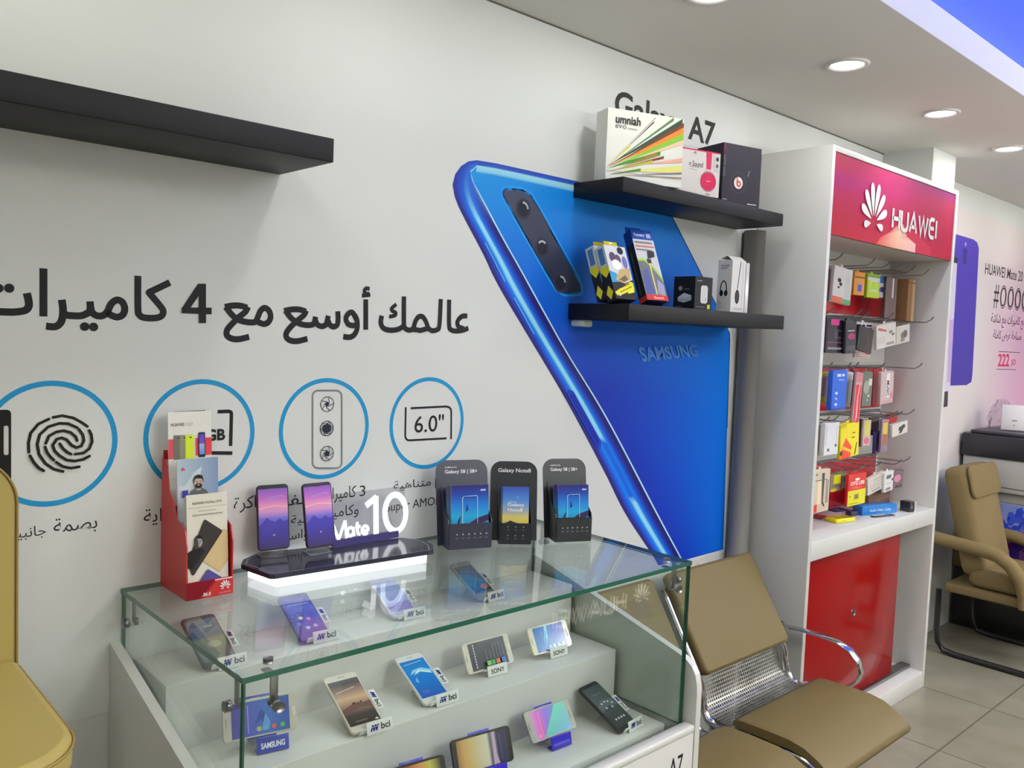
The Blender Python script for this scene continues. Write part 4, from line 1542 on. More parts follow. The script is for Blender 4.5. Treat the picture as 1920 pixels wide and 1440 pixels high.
ccw = sum(a[0] * c[1] - c[0] * a[1] for a, c in zip(out_, out_[1:] + out_[:1]))
if ccw < 0:
    out_ = out_[::-1]
b = MB().prism(out_, BZ - .01, BZ, 2, 'gloss', (46, 46, 62))
F = Face(b, (0, 0, BZ), (1, 0, BZ), (1, 1, BZ), (0, 1, BZ), 'gloss')
F.line(shrink(out_, .95), .0022, (126, 126, 144), True, 1)
part(b, 'platform', t)
b = MB().prism(shrink(out_, .93), GT, BZ - .0105, 2, 'led_strip')
part(b, 'light_strip', t)
lx0, lx1, lyy = 1.045, 1.235, -.060
b = MB().box(lx0, lx1, lyy - .002, lyy + .008, BZ, BZ + .017, 'gloss', (70, 62, 120))
part(b, 'letter_rail', t)


part(MB().box(lx0 + .004, 1.252, lyy + .002, lyy + .0055, BZ + .0172, BZ + .128, 'clear_plastic'), 'acrylic_plate', t)


def strokes_px(sts, w, y, key='led_letter'):
    """lettering strokes with a little depth on the plate's front"""
    b = MB()
    F = Face(b, (0, y, 0), (1, y, 0), (1, y, 1), (0, y, 1), key, .00004)
    F.clip = False
    for st in sts:
        F.line(smooth([wxz(440 + a / 5.053, 880 + c / 5.053, y) for a, c in st]), w, (255, 255, 255), asp=1)
    n = len(b.v)
    return b


b = strokes_px([[(905, 690), (922, 510)], [(922, 500), (985, 668)], [(985, 668), (1046, 486)], [(1046, 486), (1060, 652)],
                [(1120, 560), (1098, 552), (1074, 566), (1068, 600), (1082, 628), (1108, 626), (1122, 604)], [(1122, 548), (1130, 632)],
                [(1160, 500), (1164, 590), (1174, 612), (1192, 612)], [(1142, 548), (1192, 540)],
                [(1210, 582), (1262, 574), (1256, 546), (1232, 536), (1210, 556), (1208, 588), (1228, 612), (1262, 602)]], .0074, lyy + .0015)
part(b, 'glowing_word', t)
b = strokes_px([[(1245, 345), (1345, 262)], [(1338, 255), (1340, 612)],
                [(1425 + 98 + 98 * math.cos(a) , 412 - 172 * math.sin(a)) for a in [math.pi * 2 * i / 24 for i in range(25)]]], .0152, lyy + .0015)
part(b, 'glowing_numerals', t)
for k, (x, y, yaw, tilt) in enumerate(((.896, -.060, -8.4, 8.8), (.998, -.093, -.7, 13.1))):
    M = tilted(x, y, BZ + .0162, yaw, tilt)
    b = MB()
    Mi = tilted(x, y, BZ, yaw, 0)
    b2 = MB().box(-.03, .03, -.004, .038, .0003, .0032, 'clear_plastic', bev=.001)
    b2.box(-.03, .03, -.004, -.0015, .0035, .016, 'clear_plastic')
    b2.box(-.03, .03, -.0012, .0105, .0035, .0125, 'clear_plastic')
    b2.xform(Mi)
    b3 = MB().box(-.03, .03, .0092, .0118, .002, .085, 'clear_plastic')
    b3.xform(M)
    part(b3, 'acrylic_back', t)
    part(b2, 'acrylic_rest', t)


def art_mountain(F):
    F.grad(0, 0, 1, 1, [(0, (50, 36, 120)), (.25, (66, 54, 176)), (.5, (110, 104, 206)), (.62, (214, 150, 206)), (.72, (228, 150, 190)), (.82, (196, 110, 200)), (1, (130, 86, 190))])
    F.poly([(0, .38), (.16, .46), (.28, .52), (.4, .47), (.55, .44), (.72, .49), (.86, .44), (1, .46), (1, 0), (0, 0)], (64, 54, 170))
    F.mesh([[(0, 0), (1, 0)], [(0, .34), (1, .4)]], [[(46, 32, 100), (46, 32, 104)], [(62, 54, 176), (62, 52, 174)]])
    F.poly([(0, .66), (.5, .7), (1, .67), (1, .685), (.5, .715), (0, .68)], (240, 190, 206))
    F.poly([(.2, .8), (.7, .86), (1, .83), (.8, .89), (.3, .85)], (176, 130, 214))
    F.flower(.5, .21, .06, (196, 176, 226))


phone('black phone with a violet mountain picture, left of two on the lit base', tilted(.896, -.060, BZ + .0168, -8.4, 8.8), .073, .147, (34, 30, 44), art_mountain, group='phones on the lit base', mx=.003, my=.004, my2=.009)
phone('dark plum phone with a violet mountain picture, beside the glowing lettering', tilted(.998, -.093, BZ + .0168, -.7, 12.4), .075, .148, (58, 38, 66), art_mountain, group='phones on the lit base', mx=.003, my=.004, my2=.008)

# ================================================================== the tall shop cabinet
CX0, CX1, CY, CH = 2.911, 4.098, -.292, 2.3
t = thing('shop_cabinet', 'tall white cabinet with a red sign, hooks of accessories and a red door', 'display cabinet', T(3.5, -.15, 0))
part(MB().box(CX0, CX0 + .022, CY, -.004, 0, CH, 'white_laminate', bev=.001), 'side_panel', t)
part(MB().box(CX1 - .026, CX1, CY, -.004, 0, CH, 'white_laminate', bev=.001), 'side_panel', t)
IX0, IX1 = CX0 + .0225, CX1 - .0265
part(MB().box(IX0, IX1, CY, -.004, CH - .02, CH, 'white_laminate', bev=.001), 'top_panel', t)
part(MB().box(IX0, IX1, -.016, -.004, .1, CH - .021, 'white_laminate'), 'back_panel', t)
part(MB().box(IX0, IX1, CY + .012, -.0165, .826, .85, 'white_laminate', bev=.001), 'counter_board', t)
part(MB().box(IX0, IX1, CY, CY + .018, .776, .8495, 'white_laminate', bev=.0015), 'front_rail', t)
part(MB().box(IX0, IX1, CY + .03, -.02, 1.986, 2.0, 'white_laminate'), 'soffit_board', t)
part(MB().box(IX0, IX1, CY, -.0165, .0, .078, 'white_laminate', bev=.002), 'plinth', t)
part(MB().box(IX0, IX1, -.235, -.19, .0785, .094, 'steel', bev=.001), 'door_track', t)
# slat strips behind the hooks, red and white by turns
for z0, z1, c in ((1.72, 1.9, (176, 22, 38)), (1.505, 1.705, (214, 212, 206)), (1.295, 1.49, (184, 24, 40)), (1.085, 1.28, (206, 206, 200)), (.852, 1.07, (168, 18, 34))):
    part(MB().box(IX0 + .001, IX1 - .03, -.0225, -.0162, z0, z1, 'gloss', c, .0015), 'slat_board', t, label='red slat board' if c[0] > c[1] + 60 else 'white slat board')
for z in (1.91, 1.70, 1.49, 1.28, 1.07):
    part(MB().box(IX0 + .001, IX1 - .03, -.027, -.0165, z - .006, z + .006, 'steel'), 'hook_rail', t)
# red sliding door
b = MB().box(IX0 + .001, 3.892, -.222, -.204, .0945, .7755, 'red_acrylic', bev=.001)
part(b, 'door', t)
dd = [o for o in COL.objects if o.name.startswith('door') and o.parent == t][0]
BASE[dd.name] = BASE[t.name]
b = MB().cyl((3.46, -.2225, .462), (3.46, -.2295, .462), .012, 'steel', n=20)
F = Face(b, (3.45, -.2296, .452), (3.47, -.2296, .452), (3.47, -.2296, .472), (3.45, -.2296, .472))
F.poly(ell(.5, .5, .22, .3, 12), (30, 28, 26))
part(b, 'lock', dd)
# sign
SX0, SX1, SZ0, SZ1 = IX0 + .001, IX1 - .001, 1.984, 2.278
b = MB().box(SX0, SX1, CY + .004, CY + .012, SZ0, SZ1, 'sign_print', (170, 34, 60))
F = panel(b, SX0, SX1, SZ0, SZ1, CY + .004, 'sign_print')
R_ = [(0, (200, 70, 66)), (.3, (192, 60, 76)), (.52, (186, 58, 98)), (.70, (174, 54, 134)), (.84, (186, 62, 92)), (1, (182, 64, 84))]
Rm = [(0, (204, 80, 80)), (.25, (198, 68, 84)), (.5, (190, 66, 96)), (.75, (186, 62, 114)), (.88, (176, 62, 112)), (1, (172, 64, 104))]
Rr = [(0, (192, 56, 74)), (.3, (188, 56, 74)), (.6, (188, 66, 84)), (.85, (182, 76, 96)), (.96, (156, 66, 132)), (1, (150, 66, 136))]
R_, Rm, Rr = ([(t_, (c[0] * .9, c[1] * .56, c[2] * .82)) for t_, c in r_] for r_ in (R_, Rm, Rr))
ys_ = [i / 12 for i in range(13)]
F.mesh([[(x_, y_) for x_ in (0, .25, .5, .75, 1)] for y_ in ys_], [[ramp(R_, y_), mixc(ramp(R_, y_), ramp(Rm, y_), .6), ramp(Rm, y_), mixc(ramp(Rm, y_), ramp(Rr, y_), .6), ramp(Rr, y_)] for y_ in ys_])
F.mesh([[(.33, 0), (.5, 0), (.655, 0)], [(.36, .1), (.5, .14), (.655, .12)], [(.43, .2), (.52, .26), (.575, .2)], [(.5, .34), (.525, .36), (.545, .34)]],
       [[(206, 78, 70), (232, 176, 150), (240, 190, 180)], [(206, 78, 74), (236, 190, 160), (240, 192, 182)], [(206, 80, 80), (240, 206, 176), (226, 150, 140)], [(210, 100, 96), (232, 180, 160), (214, 110, 104)]])
F.poly([(.655, 0), (.655, .12), (.59, .2), (.55, .34), (.62, .34), (.8, .1), (.8, 0)], (192, 50, 74))
F.line([(.66, .62), (1, .64)], .004, (168, 44, 66))
part(b, 'sign_panel', t)
sg = [o for o in COL.objects if o.name.startswith('sign_panel') and o.parent == t][0]
BASE[sg.name] = BASE[t.name]
b = MB()
F = panel(b, SX0, SX1, SZ0, SZ1, CY + .0015, 'plastic')
F.lift = .001
F.flower(.295, .27, .135, (226, 224, 218))
part(b, 'flower_emblem', sg)
b = MB()
F = panel(b, SX0, SX1, SZ0, SZ1, CY + .0015, 'plastic')
F.block('HUAWEI', .445, .27, .83, .53, (226, 222, 216), .27, .34)
part(b, 'sign_lettering', sg)
# ------------------------------------------------------------------ packs on the hooks
HOOK_Z, HOOKS, SPAN = (1.91, 1.70, 1.49, 1.28, 1.07), [], []


def pack(px, y, label, art, th=.012, col=(214, 212, 206), roll=0.0, yaw=0.0, cat='accessory pack', name='accessory_pack', hang=True, key='gloss', group='accessory packs on the cabinet hooks', clear=False):
    """px = left, top, right, bottom limits read in the photo, at distance y"""
    l_, t_, r_, b_ = px
    pm = at((l_ + r_) / 2, (t_ + b_) / 2, 1, y)
    W = at(r_, (t_ + b_) / 2, 1, y).x - at(l_, (t_ + b_) / 2, 1, y).x
    H = at((l_ + r_) / 2, t_, 1, y).z - at((l_ + r_) / 2, b_, 1, y).z
    x = min(pm.x, IX1 - W / 2 - .004)
    x = max(x, IX0 + W / 2 + .003)
    zt_ = pm.z + H / 2
    row = min(HOOK_Z, key=lambda z_: abs(z_ - .006 - zt_))
    if abs(row - .006 - zt_) < .03:
        zt_ = row - .006
        H = max(.02, zt_ - (pm.z - H / 2))
        HOOKS.append((x, row))
    SPAN.append((x - W / 2 - .006 - abs(math.sin(math.radians(roll))) * H, x + W / 2 + .006 + abs(math.sin(math.radians(roll))) * H, zt_ - H - .008, zt_ + .003 + abs(math.sin(math.radians(roll))) * W))
    M = Matrix.Translation((x, y, zt_)) @ Matrix.Rotation(math.radians(yaw), 4, 'Z') @ Matrix.Rotation(math.radians(roll), 4, 'Y')
    b = MB()
    if hang:
        tw = min(W * .2, .01)
        o = [(-W / 2, -H), (W / 2, -H), (W / 2, -.009), (tw, -.009), (tw, 0), (-tw, 0), (-tw, -.009), (-W / 2, -.009)]
        b.prism(o, th * .4, th * .4 + .0012, 1, 'clear_plastic' if clear else key, col)
        b.box(-W / 2 + .001, W / 2 - .001, -th / 2, th * .4 - .0002, -H + .001, -.011, key, col, min(.002, th * .2))
        F = panel(b, -W / 2 + .001, W / 2 - .001, -H + .001, -.011, -th / 2, key)
    else:
        b.box(-W / 2, W / 2, -th / 2, th / 2, -H, 0, key, col, .001)
        F = panel(b, -W / 2, W / 2, -H, 0, -th / 2, key)
    F.rect(.01, .01, .99, .99, col)
    art(F)
    return solo(b, name, label, cat, group=group, M=M, local=True)


def A(*cmds):
    """artwork from a short list of commands"""
    def f(F):
        for c in cmds:
            getattr(F, c[0])(*c[1:])
    return f


def rc(x0, y0, x1, y1, c):
    return ('rect', x0, y0, x1, y1, c)


def el(x, y, rx, ry, c):
    return ('poly', ell(x, y, rx, ry, 14), c)


def pl(c, *pts):
    return ('poly', list(pts), c)


def tx(s, x0, y0, x1, y1, c, b_=.01):
    return ('text', s, x0, y0, x1, y1, c, b_)


W_ = (212, 210, 204)
K_ = (34, 30, 36)
PACKS = [
    ((1553, 500, 1562, 566), -.1, 'thin grey pack at the left end of the top hook row', A(rc(.1, .1, .9, .4, (110, 104, 106))), (142, 136, 138), 0),
    ((1561, 505, 1596, 570), -.17, 'white pack with black earbuds and orange foot, left of the top hook row', A(rc(0, 0, .55, .16, (214, 104, 76)), rc(.55, 0, 1, .14, (96, 160, 110)), el(.3, .62, .1, .06, K_), el(.38, .52, .08, .05, K_), el(.28, .42, .06, .03, K_), rc(.62, .2, .9, .8, (204, 206, 196))), (218, 214, 208), -4),
    ((1599, 503, 1619, 554), -.13, 'orange card pack with a violet window on the top hook row', A(rc(0, .82, 1, 1, (222, 140, 40)), rc(.05, .74, .95, .8, (96, 40, 40)), rc(.3, .14, .85, .56, (200, 150, 110)), rc(.36, .16, .72, .46, (96, 74, 190))), (218, 150, 50), 0),
    ((1624, 508, 1647, 559), -.14, 'lime green card pack on the top hook row', A(rc(0, .7, 1, .84, (222, 214, 214)), rc(0, .86, 1, .96, (96, 160, 50)), ('ring', .5, .38, .3, .05, (226, 236, 196), None, 20), rc(.3, .26, .75, .34, (214, 222, 200)), rc(0, 0, 1, .18, (190, 206, 40))), (176, 208, 40), 0),
    ((1646, 511, 1658, 559), -.12, 'white and blue pack with a dark round speaker on the top hook row', A(rc(0, .68, 1, 1, (40, 84, 150)), el(.5, .38, .4, .13, (52, 46, 72)), rc(0, .28, .3, .42, (50, 50, 170))), (176, 172, 170), 0),
    ((1658, 514, 1679, 598), -.13, 'long dark brown pack near the right of the top hook row', A(rc(.55, .5, .68, .98, (206, 196, 200)), rc(.4, 0, .5, .5, (120, 60, 54))), (96, 78, 72), 0),
    ((1545, 600, 1582, 662), -.16, 'black box with a pink label, left of the second hook row', A(rc(.2, .78, .62, .94, (196, 44, 130)), rc(.4, .4, .9, .65, (62, 56, 66)), rc(.58, .46, .78, .6, (36, 30, 36)), rc(.05, .28, .95, .31, (120, 60, 80)), rc(.1, .1, .85, .16, (130, 126, 130))), (44, 36, 50), 0),
    ((1582, 603, 1602, 663), -.18, 'narrow black pack with a magenta disc on the second hook row', A(el(.55, .52, .34, .1, (150, 44, 100)), rc(.2, .68, .8, .71, (180, 176, 180)), rc(.1, .1, .9, .25, (70, 72, 78))), (46, 44, 52), 3),
    ((1602, 600, 1636, 622), -.11, 'white card with bold black print on the second hook row', A(rc(.06, .2, .3, .8, K_), rc(.36, .3, .5, .8, K_), rc(.6, .2, .9, .45, (90, 90, 96)), rc(.6, .6, .9, .8, K_)), (222, 220, 216), 0),
    ((1606, 614, 1634, 660), -.17, 'tilted dark brown box on the second hook row', A(rc(0, 0, .42, 1, (30, 32, 46)), rc(.66, .25, .7, .75, (84, 66, 62))), (52, 38, 38), -9),
    ((1640, 606, 1676, 652), -.17, 'white blister pack with a red stripe on the second hook row', A(pl((190, 80, 86), (.05, .8), (.5, .66), (.5, .74), (.1, .9)), el(.72, .62, .1, .07, (120, 118, 116)), el(.84, .5, .08, .06, (110, 108, 106)), rc(.5, .08, .9, .2, (150, 140, 134)), rc(.06, .2, .4, .5, (196, 190, 184))), (206, 200, 192), 8),
    ((1677, 616, 1702, 644), -.17, 'small clear pack of grey earphones at the right of the second hook row', A(el(.5, .45, .2, .2, (110, 106, 100)), el(.65, .5, .15, .22, (84, 82, 78)), rc(.3, .1, .6, .3, (130, 126, 120))), (196, 188, 178), 8),
    ((1601, 657, 1629, 671), -.13, 'small white card with red lines hanging lowest on the second hook row', A(rc(.05, .2, .95, .35, (170, 60, 70)), rc(.3, .6, .95, .75, (190, 90, 96))), (214, 206, 204), 0),
    ((1537, 690, 1556, 756), -.14, 'clear yellow-ended pack at the left of the third hook row', A(rc(0, 0, 1, .2, (206, 186, 50)), rc(0, .85, 1, 1, (206, 186, 60)), rc(.2, .22, .3, .8, (150, 120, 120)), rc(.55, .22, .62, .8, (214, 190, 186))), (176, 146, 140), 0),
    ((1556, 689, 1583, 768), -.19, 'bright blue box with white marks on the third hook row', A(rc(.3, .83, .55, .9, (220, 228, 240)), rc(.62, .84, .8, .9, (220, 228, 240)), rc(.4, .74, .8, .76, (190, 206, 236)), el(.3, .42, .1, .035, (206, 220, 240)), pl((206, 220, 240), (.22, .28), (.42, .24), (.24, .33)), el(.3, .14, .1, .035, (206, 220, 240)), rc(0, 0, 1, .05, (20, 60, 170))), (24, 92, 206), 0),
    ((1579, 702, 1596, 763), -.14, 'white tagged silver strip pack on the third hook row', A(rc(0, .78, 1, 1, (222, 220, 218)), rc(.2, .1, .6, .7, (120, 130, 136)), rc(.66, .05, .72, .7, (214, 216, 216))), (168, 166, 168), -4),
    ((1592, 698, 1602, 760), -.11, 'narrow black strip pack on the third hook row', A(rc(.6, .2, .8, .9, (64, 66, 62))), (30, 32, 30), 0),
    ((1601, 698, 1614, 792), -.18, 'long clear tube pack of red and white cable on the third hook row', A(rc(.1, 0, .9, .75, (206, 40, 60)), pl((236, 214, 214), (.3, 0), (.45, .1), (.4, .5), (.6, .75), (.7, .75), (.52, .5), (.6, .1)), rc(0, .8, 1, 1, (196, 120, 130))), (190, 150, 152), -4),
    ((1615, 688, 1633, 762), -.15, 'grey green blister pack of earphones on the third hook row', A(el(.4, .55, .3, .2, (150, 148, 140)), el(.65, .3, .1, .04, (200, 204, 190)), el(.55, .18, .08, .03, (200, 204, 190)), rc(.6, .6, .95, .8, (206, 200, 190))), (96, 104, 90), 0),
    ((1634, 698, 1651, 761), -.10, 'plain red card on the third hook row', A(rc(.82, .1, .9, .9, (120, 14, 28))), (190, 28, 44), 0),
    ((1648, 699, 1672, 757), -.16, 'white music card pack at the right of the third hook row', A(rc(.44, .2, .7, .95, (230, 228, 224)), ('text', 'MUSIC', .46, .24, .66, .72, (40, 38, 40), .03, None, False, True), rc(.05, .04, .9, .1, (206, 150, 156)), pl((200, 130, 140), (.72, .3), (.95, .4), (.95, .15), (.8, .12))), (196, 172, 170), 3),
    ((1531, 785, 1549, 854), -.15, 'clear narrow earphone pack at the left end of the fourth hook row', A(rc(.2, .1, .35, .9, (150, 150, 156)), el(.6, .3, .2, .06, (90, 90, 100))), (186, 188, 192), 0),
    ((1542, 785, 1568, 852), -.19, 'white box with small earphones on the fourth hook row', A(el(.3, .16, .09, .05, (90, 92, 100)), el(.82, .28, .08, .05, (80, 84, 100)), rc(.08, .3, .14, .95, (196, 198, 204)), rc(.82, .35, .85, .9, (170, 172, 180))), (222, 222, 224), 0),
    ((1572, 792, 1607, 858), -.18, 'yellow and red cable pack on the fourth hook row', A(pl((226, 70, 30), (0, 0), (.55, 0), (.6, .3), (.3, .6), (.1, .35)), pl((236, 190, 50), (.1, .3), (.6, .12), (.6, .2), (.15, .38)), rc(0, .12, .12, .24, (30, 26, 20)), rc(.6, .55, .75, .58, (90, 80, 20)), rc(.62, .68, .78, .71, (90, 80, 20)), pl((60, 50, 20), (.8, .05), (.9, .4), (.86, .4), (.74, .05)), rc(0, .9, .3, 1, (196, 176, 20))), (234, 216, 24), 4),
    ((1604, 792, 1615, 838), -.12, 'thin dark cable pack on the fourth hook row', A(rc(.4, .2, .6, .9, (96, 84, 76)), el(.5, .2, .3, .08, (30, 24, 28))), (74, 56, 54), 0),
    ((1616, 784, 1630, 836), -.15, 'yellow topped clear pack with a pink coil on the fourth hook row', A(rc(.2, .4, .85, .98, (206, 196, 70)), el(.5, .2, .36, .13, (206, 90, 130))), (196, 176, 166), 0),
    ((1630, 786, 1646, 816), -.12, 'short black pouch on the fourth hook row', A(rc(.1, .2, .9, .7, (60, 56, 70))), (44, 40, 52), 0),
    ((1638, 805, 1649, 850), -.15, 'violet blue card hanging low on the fourth hook row', A(rc(.55, 0, .8, 1, (132, 132, 196))), (66, 60, 120), 3),
    ((1650, 782, 1663, 848), -.17, 'clear pack with a yellow and rust label on the fourth hook row', A(rc(.15, .55, .85, .9, (200, 180, 60)), rc(.2, .22, .8, .55, (160, 84, 50)), rc(0, .92, 1, 1, (176, 110, 140))), (130, 110, 130), 0),
    ((1663, 785, 1677, 807), -.12, 'small red card behind the white boxes of the fourth hook row', A(rc(.1, .1, .9, .3, (150, 20, 34))), (182, 34, 46), 0),
    ((1669, 792, 1697, 815), -.18, 'tilted white box with black earphones at the right of the fourth hook row', A(el(.55, .5, .16, .2, (60, 64, 60)), el(.7, .6, .14, .18, (80, 84, 80)), pl((50, 54, 50), (.4, .1), (.6, .15), (.8, .7), (.7, .75))), (214, 210, 200), 6),
    ((1521, 876, 1553, 960), -.20, 'tall cream pack with a grey curved holder at the left of the bottom hook row', A(rc(.04, .02, .3, .2, (206, 60, 44)), rc(.28, .2, .5, .75, (236, 214, 176)), pl((70, 64, 62), (.5, .92), (.66, .92), (.64, .25), (.74, .14), (.72, .1), (.56, .2)), rc(.76, .2, .92, .75, (150, 140, 132)), rc(.1, .88, .25, .92, (120, 116, 112)), rc(.05, .75, .8, .77, (90, 88, 86))), (206, 190, 168), 0),
    ((1555, 874, 1588, 920), -.17, 'yellow topped pack of grey cable on the bottom hook row', A(rc(.18, .45, .58, .98, (206, 206, 40)), rc(.66, .1, .95, .9, (176, 178, 180)), rc(.74, .5, .8, .85, (60, 66, 60)), pl((96, 84, 84), (.2, .35), (.6, .2), (.62, .3), (.2, .42)), el(.2, .1, .18, .1, (190, 176, 60))), (126, 116, 88), 0),
    ((1624, 886, 1656, 922), -.16, 'beige card with small print on the bottom hook row', A(rc(.3, .75, .85, .78, (120, 112, 104)), rc(.3, .6, .8, .63, (140, 132, 124)), rc(.1, .45, .85, .48, (140, 132, 124)), rc(.1, .3, .8, .33, (140, 132, 124)), rc(.2, .12, .7, .2, (150, 142, 132))), (206, 198, 186), 8),
    ((1655, 880, 1673, 921), -.17, 'white card with grey pictures on the bottom hook row', A(rc(.2, .66, .7, .84, (90, 94, 96)), rc(.75, .5, .95, .62, (80, 88, 90)), rc(.15, .4, .7, .43, (170, 168, 164)), el(.4, .14, .3, .08, (130, 126, 122))), (222, 220, 216), 4),
    ((1673, 878, 1691, 917), -.17, 'dark pack with a pink blossom label at the right of the bottom hook row', A(el(.4, .6, .36, .2, (214, 130, 160)), rc(.2, .1, .9, .25, (54, 60, 54))), (110, 92, 96), 0),
    ((1588, 880, 1621, 946), -.21, 'red and yellow adapter card hanging at the front of the bottom hook row', A(rc(0, 0, 1, .48, (222, 214, 40)), rc(.38, .78, .6, .86, (236, 236, 226)), tx('OTG USB', .12, .64, .9, .76, (240, 226, 220), .03), tx('TYPE-C', .16, .53, .7, .585, (236, 150, 140)), rc(.34, .18, .62, .36, (176, 160, 60)), rc(.4, .2, .56, .32, (120, 112, 70)), el(.12, .3, .05, .03, (150, 150, 40)), rc(.06, .05, .6, .08, (170, 160, 30))), (206, 40, 36), 0),
]
for k, (px, y, lab, art, col, roll) in enumerate(PACKS):
    th = .02 if 'box' in lab else .012
    pack(px, y - .002 * (k % 3), lab, art, th, col, -roll, hang=' box' not in lab, clear='clear' in lab)

# wire hooks: one above each hanging pack and free ones between, none through a pack
cab = [o for o in COL.objects if o.name == 'shop_cabinet'][0]
SPAN.append((3.96, 4.05, 1.70, 1.9))
for z, xs in ((1.91, (3.13, 3.26, 3.40, 3.54, 3.68, 3.82, 3.94)), (1.70, (3.12, 3.27, 3.42, 3.56, 3.72, 3.88, 3.98)), (1.49, (3.1, 3.24, 3.36, 3.5, 3.62, 3.76, 3.94)),
              (1.28, (3.1, 3.25, 3.42, 3.55, 3.68, 3.8, 3.93)), (1.07, (3.08, 3.25, 3.42, 3.58, 3.74, 3.88))):
    for x in xs:
        if all(abs(x - hx) > .045 or z != hz for hx, hz in HOOKS):
            HOOKS.append((x, z))
for x, z in HOOKS:
    if any(a < x < c and lo < z < hi for a, c, lo, hi in SPAN):
        continue
    b = MB()
    ln_ = .235 + .02 * ((int(x * 100) * 7) % 3 - 1)
    b.tube([(x, -.027, z), (x, -ln_ + .02, z), (x, -ln_, z + .012), (x, -ln_ - .012, z + .026)], .0026, 'steel', n=7)
    part(b, 'hook', cab)

# kraft box hanging at the right
p = at(1691, 560, 1, -.12)
b = MB().box(3.968, 4.045, -.15, -.09, 1.706, 1.897, 'matte_print', (140, 106, 74), .001)
F = panel(b, 3.968, 4.045, 1.706, 1.897, -.15, 'matte_print')
F.rect(.62, .0, 1, 1, (186, 150, 108))
F.rect(.0, .9, 1, .93, (120, 88, 60))
solo(b, 'kraft_box', 'tall brown kraft box at the right end of the top hook row', 'box', (4.0, -.12, 1.70))

# things lying on the cabinet's counter board
SB = .8503
def lying(px_c, W, D, H, yaw, label, col, art=None, name='accessory_box', cat='box', bev=.001, front=None, zz=None):
    p = at(*px_c, 2, SB if zz is None else zz)
    y = max(min(p.y, -.02 - D / 2 - .004), CY + D / 2 + .004)
    M = T(p.x, y, SB if zz is None else zz, math.radians(yaw))
    b = MB().box(-W / 2, W / 2, -D / 2, D / 2, 0, H, 'gloss', col, bev)
    if art:
        F = Face(b, (-W / 2, -D / 2, H), (W / 2, -D / 2, H), (W / 2, D / 2, H), (-W / 2, D / 2, H), 'gloss')
        art(F)
    if front:
        F = panel(b, -W / 2, W / 2, 0, H, -D / 2, 'gloss')
        front(F)
    return solo(b, name, label, cat, M=M, local=True)


lying((1575, 977), .12, .062, .018, -12, 'flat yellow plastic case lying at the front of the cabinet board', (222, 216, 36),
      A(rc(.08, .1, .92, .9, (206, 196, 30)), rc(.6, .3, .8, .75, (150, 140, 110)), rc(.15, .3, .5, .4, (120, 112, 40)), rc(.15, .55, .45, .6, (120, 112, 40))), bev=.005, front=A(rc(.1, .45, .5, .52, (120, 116, 30))))
lying((1640, 962), .22, .052, .042, -15, 'long bright blue box lying on the cabinet board', (36, 116, 190), A(rc(.1, .3, .5, .5, (60, 140, 206))), front=A(tx('Audio Video Cable', .2, .34, .82, .62, (200, 222, 240), .01)))
lying((1702, 958), .045, .05, .046, -12, 'small black and white boxed plug beside the long blue box', (40, 42, 44), None, front=A(rc(.72, 0, 1, 1, (222, 220, 216)), rc(.8, .1, .84, .9, (60, 60, 60)), rc(.9, .1, .93, .9, (60, 60, 60)), el(.3, .5, .12, .2, (110, 110, 112))))
lying((1598, 966), .05, .034, .02, -15, 'dark violet plug block behind the flat yellow case', (48, 42, 84), None, bev=.004)
lying((1570, 957), .09, .05, .006, -10, 'dark blue folded sheet lying behind the yellow case', (44, 52, 96), A(rc(.1, .2, .6, .5, (96, 104, 130))))
lying((1535, 970), .07, .05, .005, 5, 'dark red folded card lying at the left of the cabinet board', (120, 36, 36), A(rc(.2, .3, .8, .6, (150, 70, 60))))
lying((1655, 968), .13, .022, .005, -16, 'thin green and black booklet lying in front of the blue box', (44, 44, 40), A(rc(.05, .3, .6, .9, (176, 176, 90))))
# brown carton standing behind
M = T(3.86, -.085, SB, 0)
b = MB().box(-.11, .11, -.045, .045, 0, .072, 'matte_print', (110, 86, 74), .001)
F = panel(b, -.11, .11, 0, .072, -.045, 'matte_print')
F.rect(0, .0, 1, .28, (56, 46, 50))
F.rect(.55, .34, .95, .42, (70, 60, 56))
solo(b, 'carton', 'low brown carton at the back of the cabinet board behind the blue box', 'box', M=M, local=True)

# ================================================================== boxes on the right-hand shelves
S1, S2 = 2.0418, 1.6788


def shop_box(label, x, y, z, yaw, W, D, H, col, art, side=None, tilt=0, name='product_box', rside=None, key='print', lift=0.0):
    M = tilted(x, y, z + lift, yaw, tilt)
    b = MB().box(-W / 2, W / 2, 0, D, 0, H, key, col, .0012)
    F = panel(b, -W / 2, W / 2, 0, H, 0, key)
    art(F)
    F = Face(b, (-W / 2, D, 0), (-W / 2, 0, 0), (-W / 2, 0, H), (-W / 2, D, H), key)
    if side:
        side(F)
    F = Face(b, (W / 2, 0, 0), (W / 2, D, 0), (W / 2, D, H), (W / 2, 0, H), key)
    if rside:
        rside(F)
    return b, M, label, name


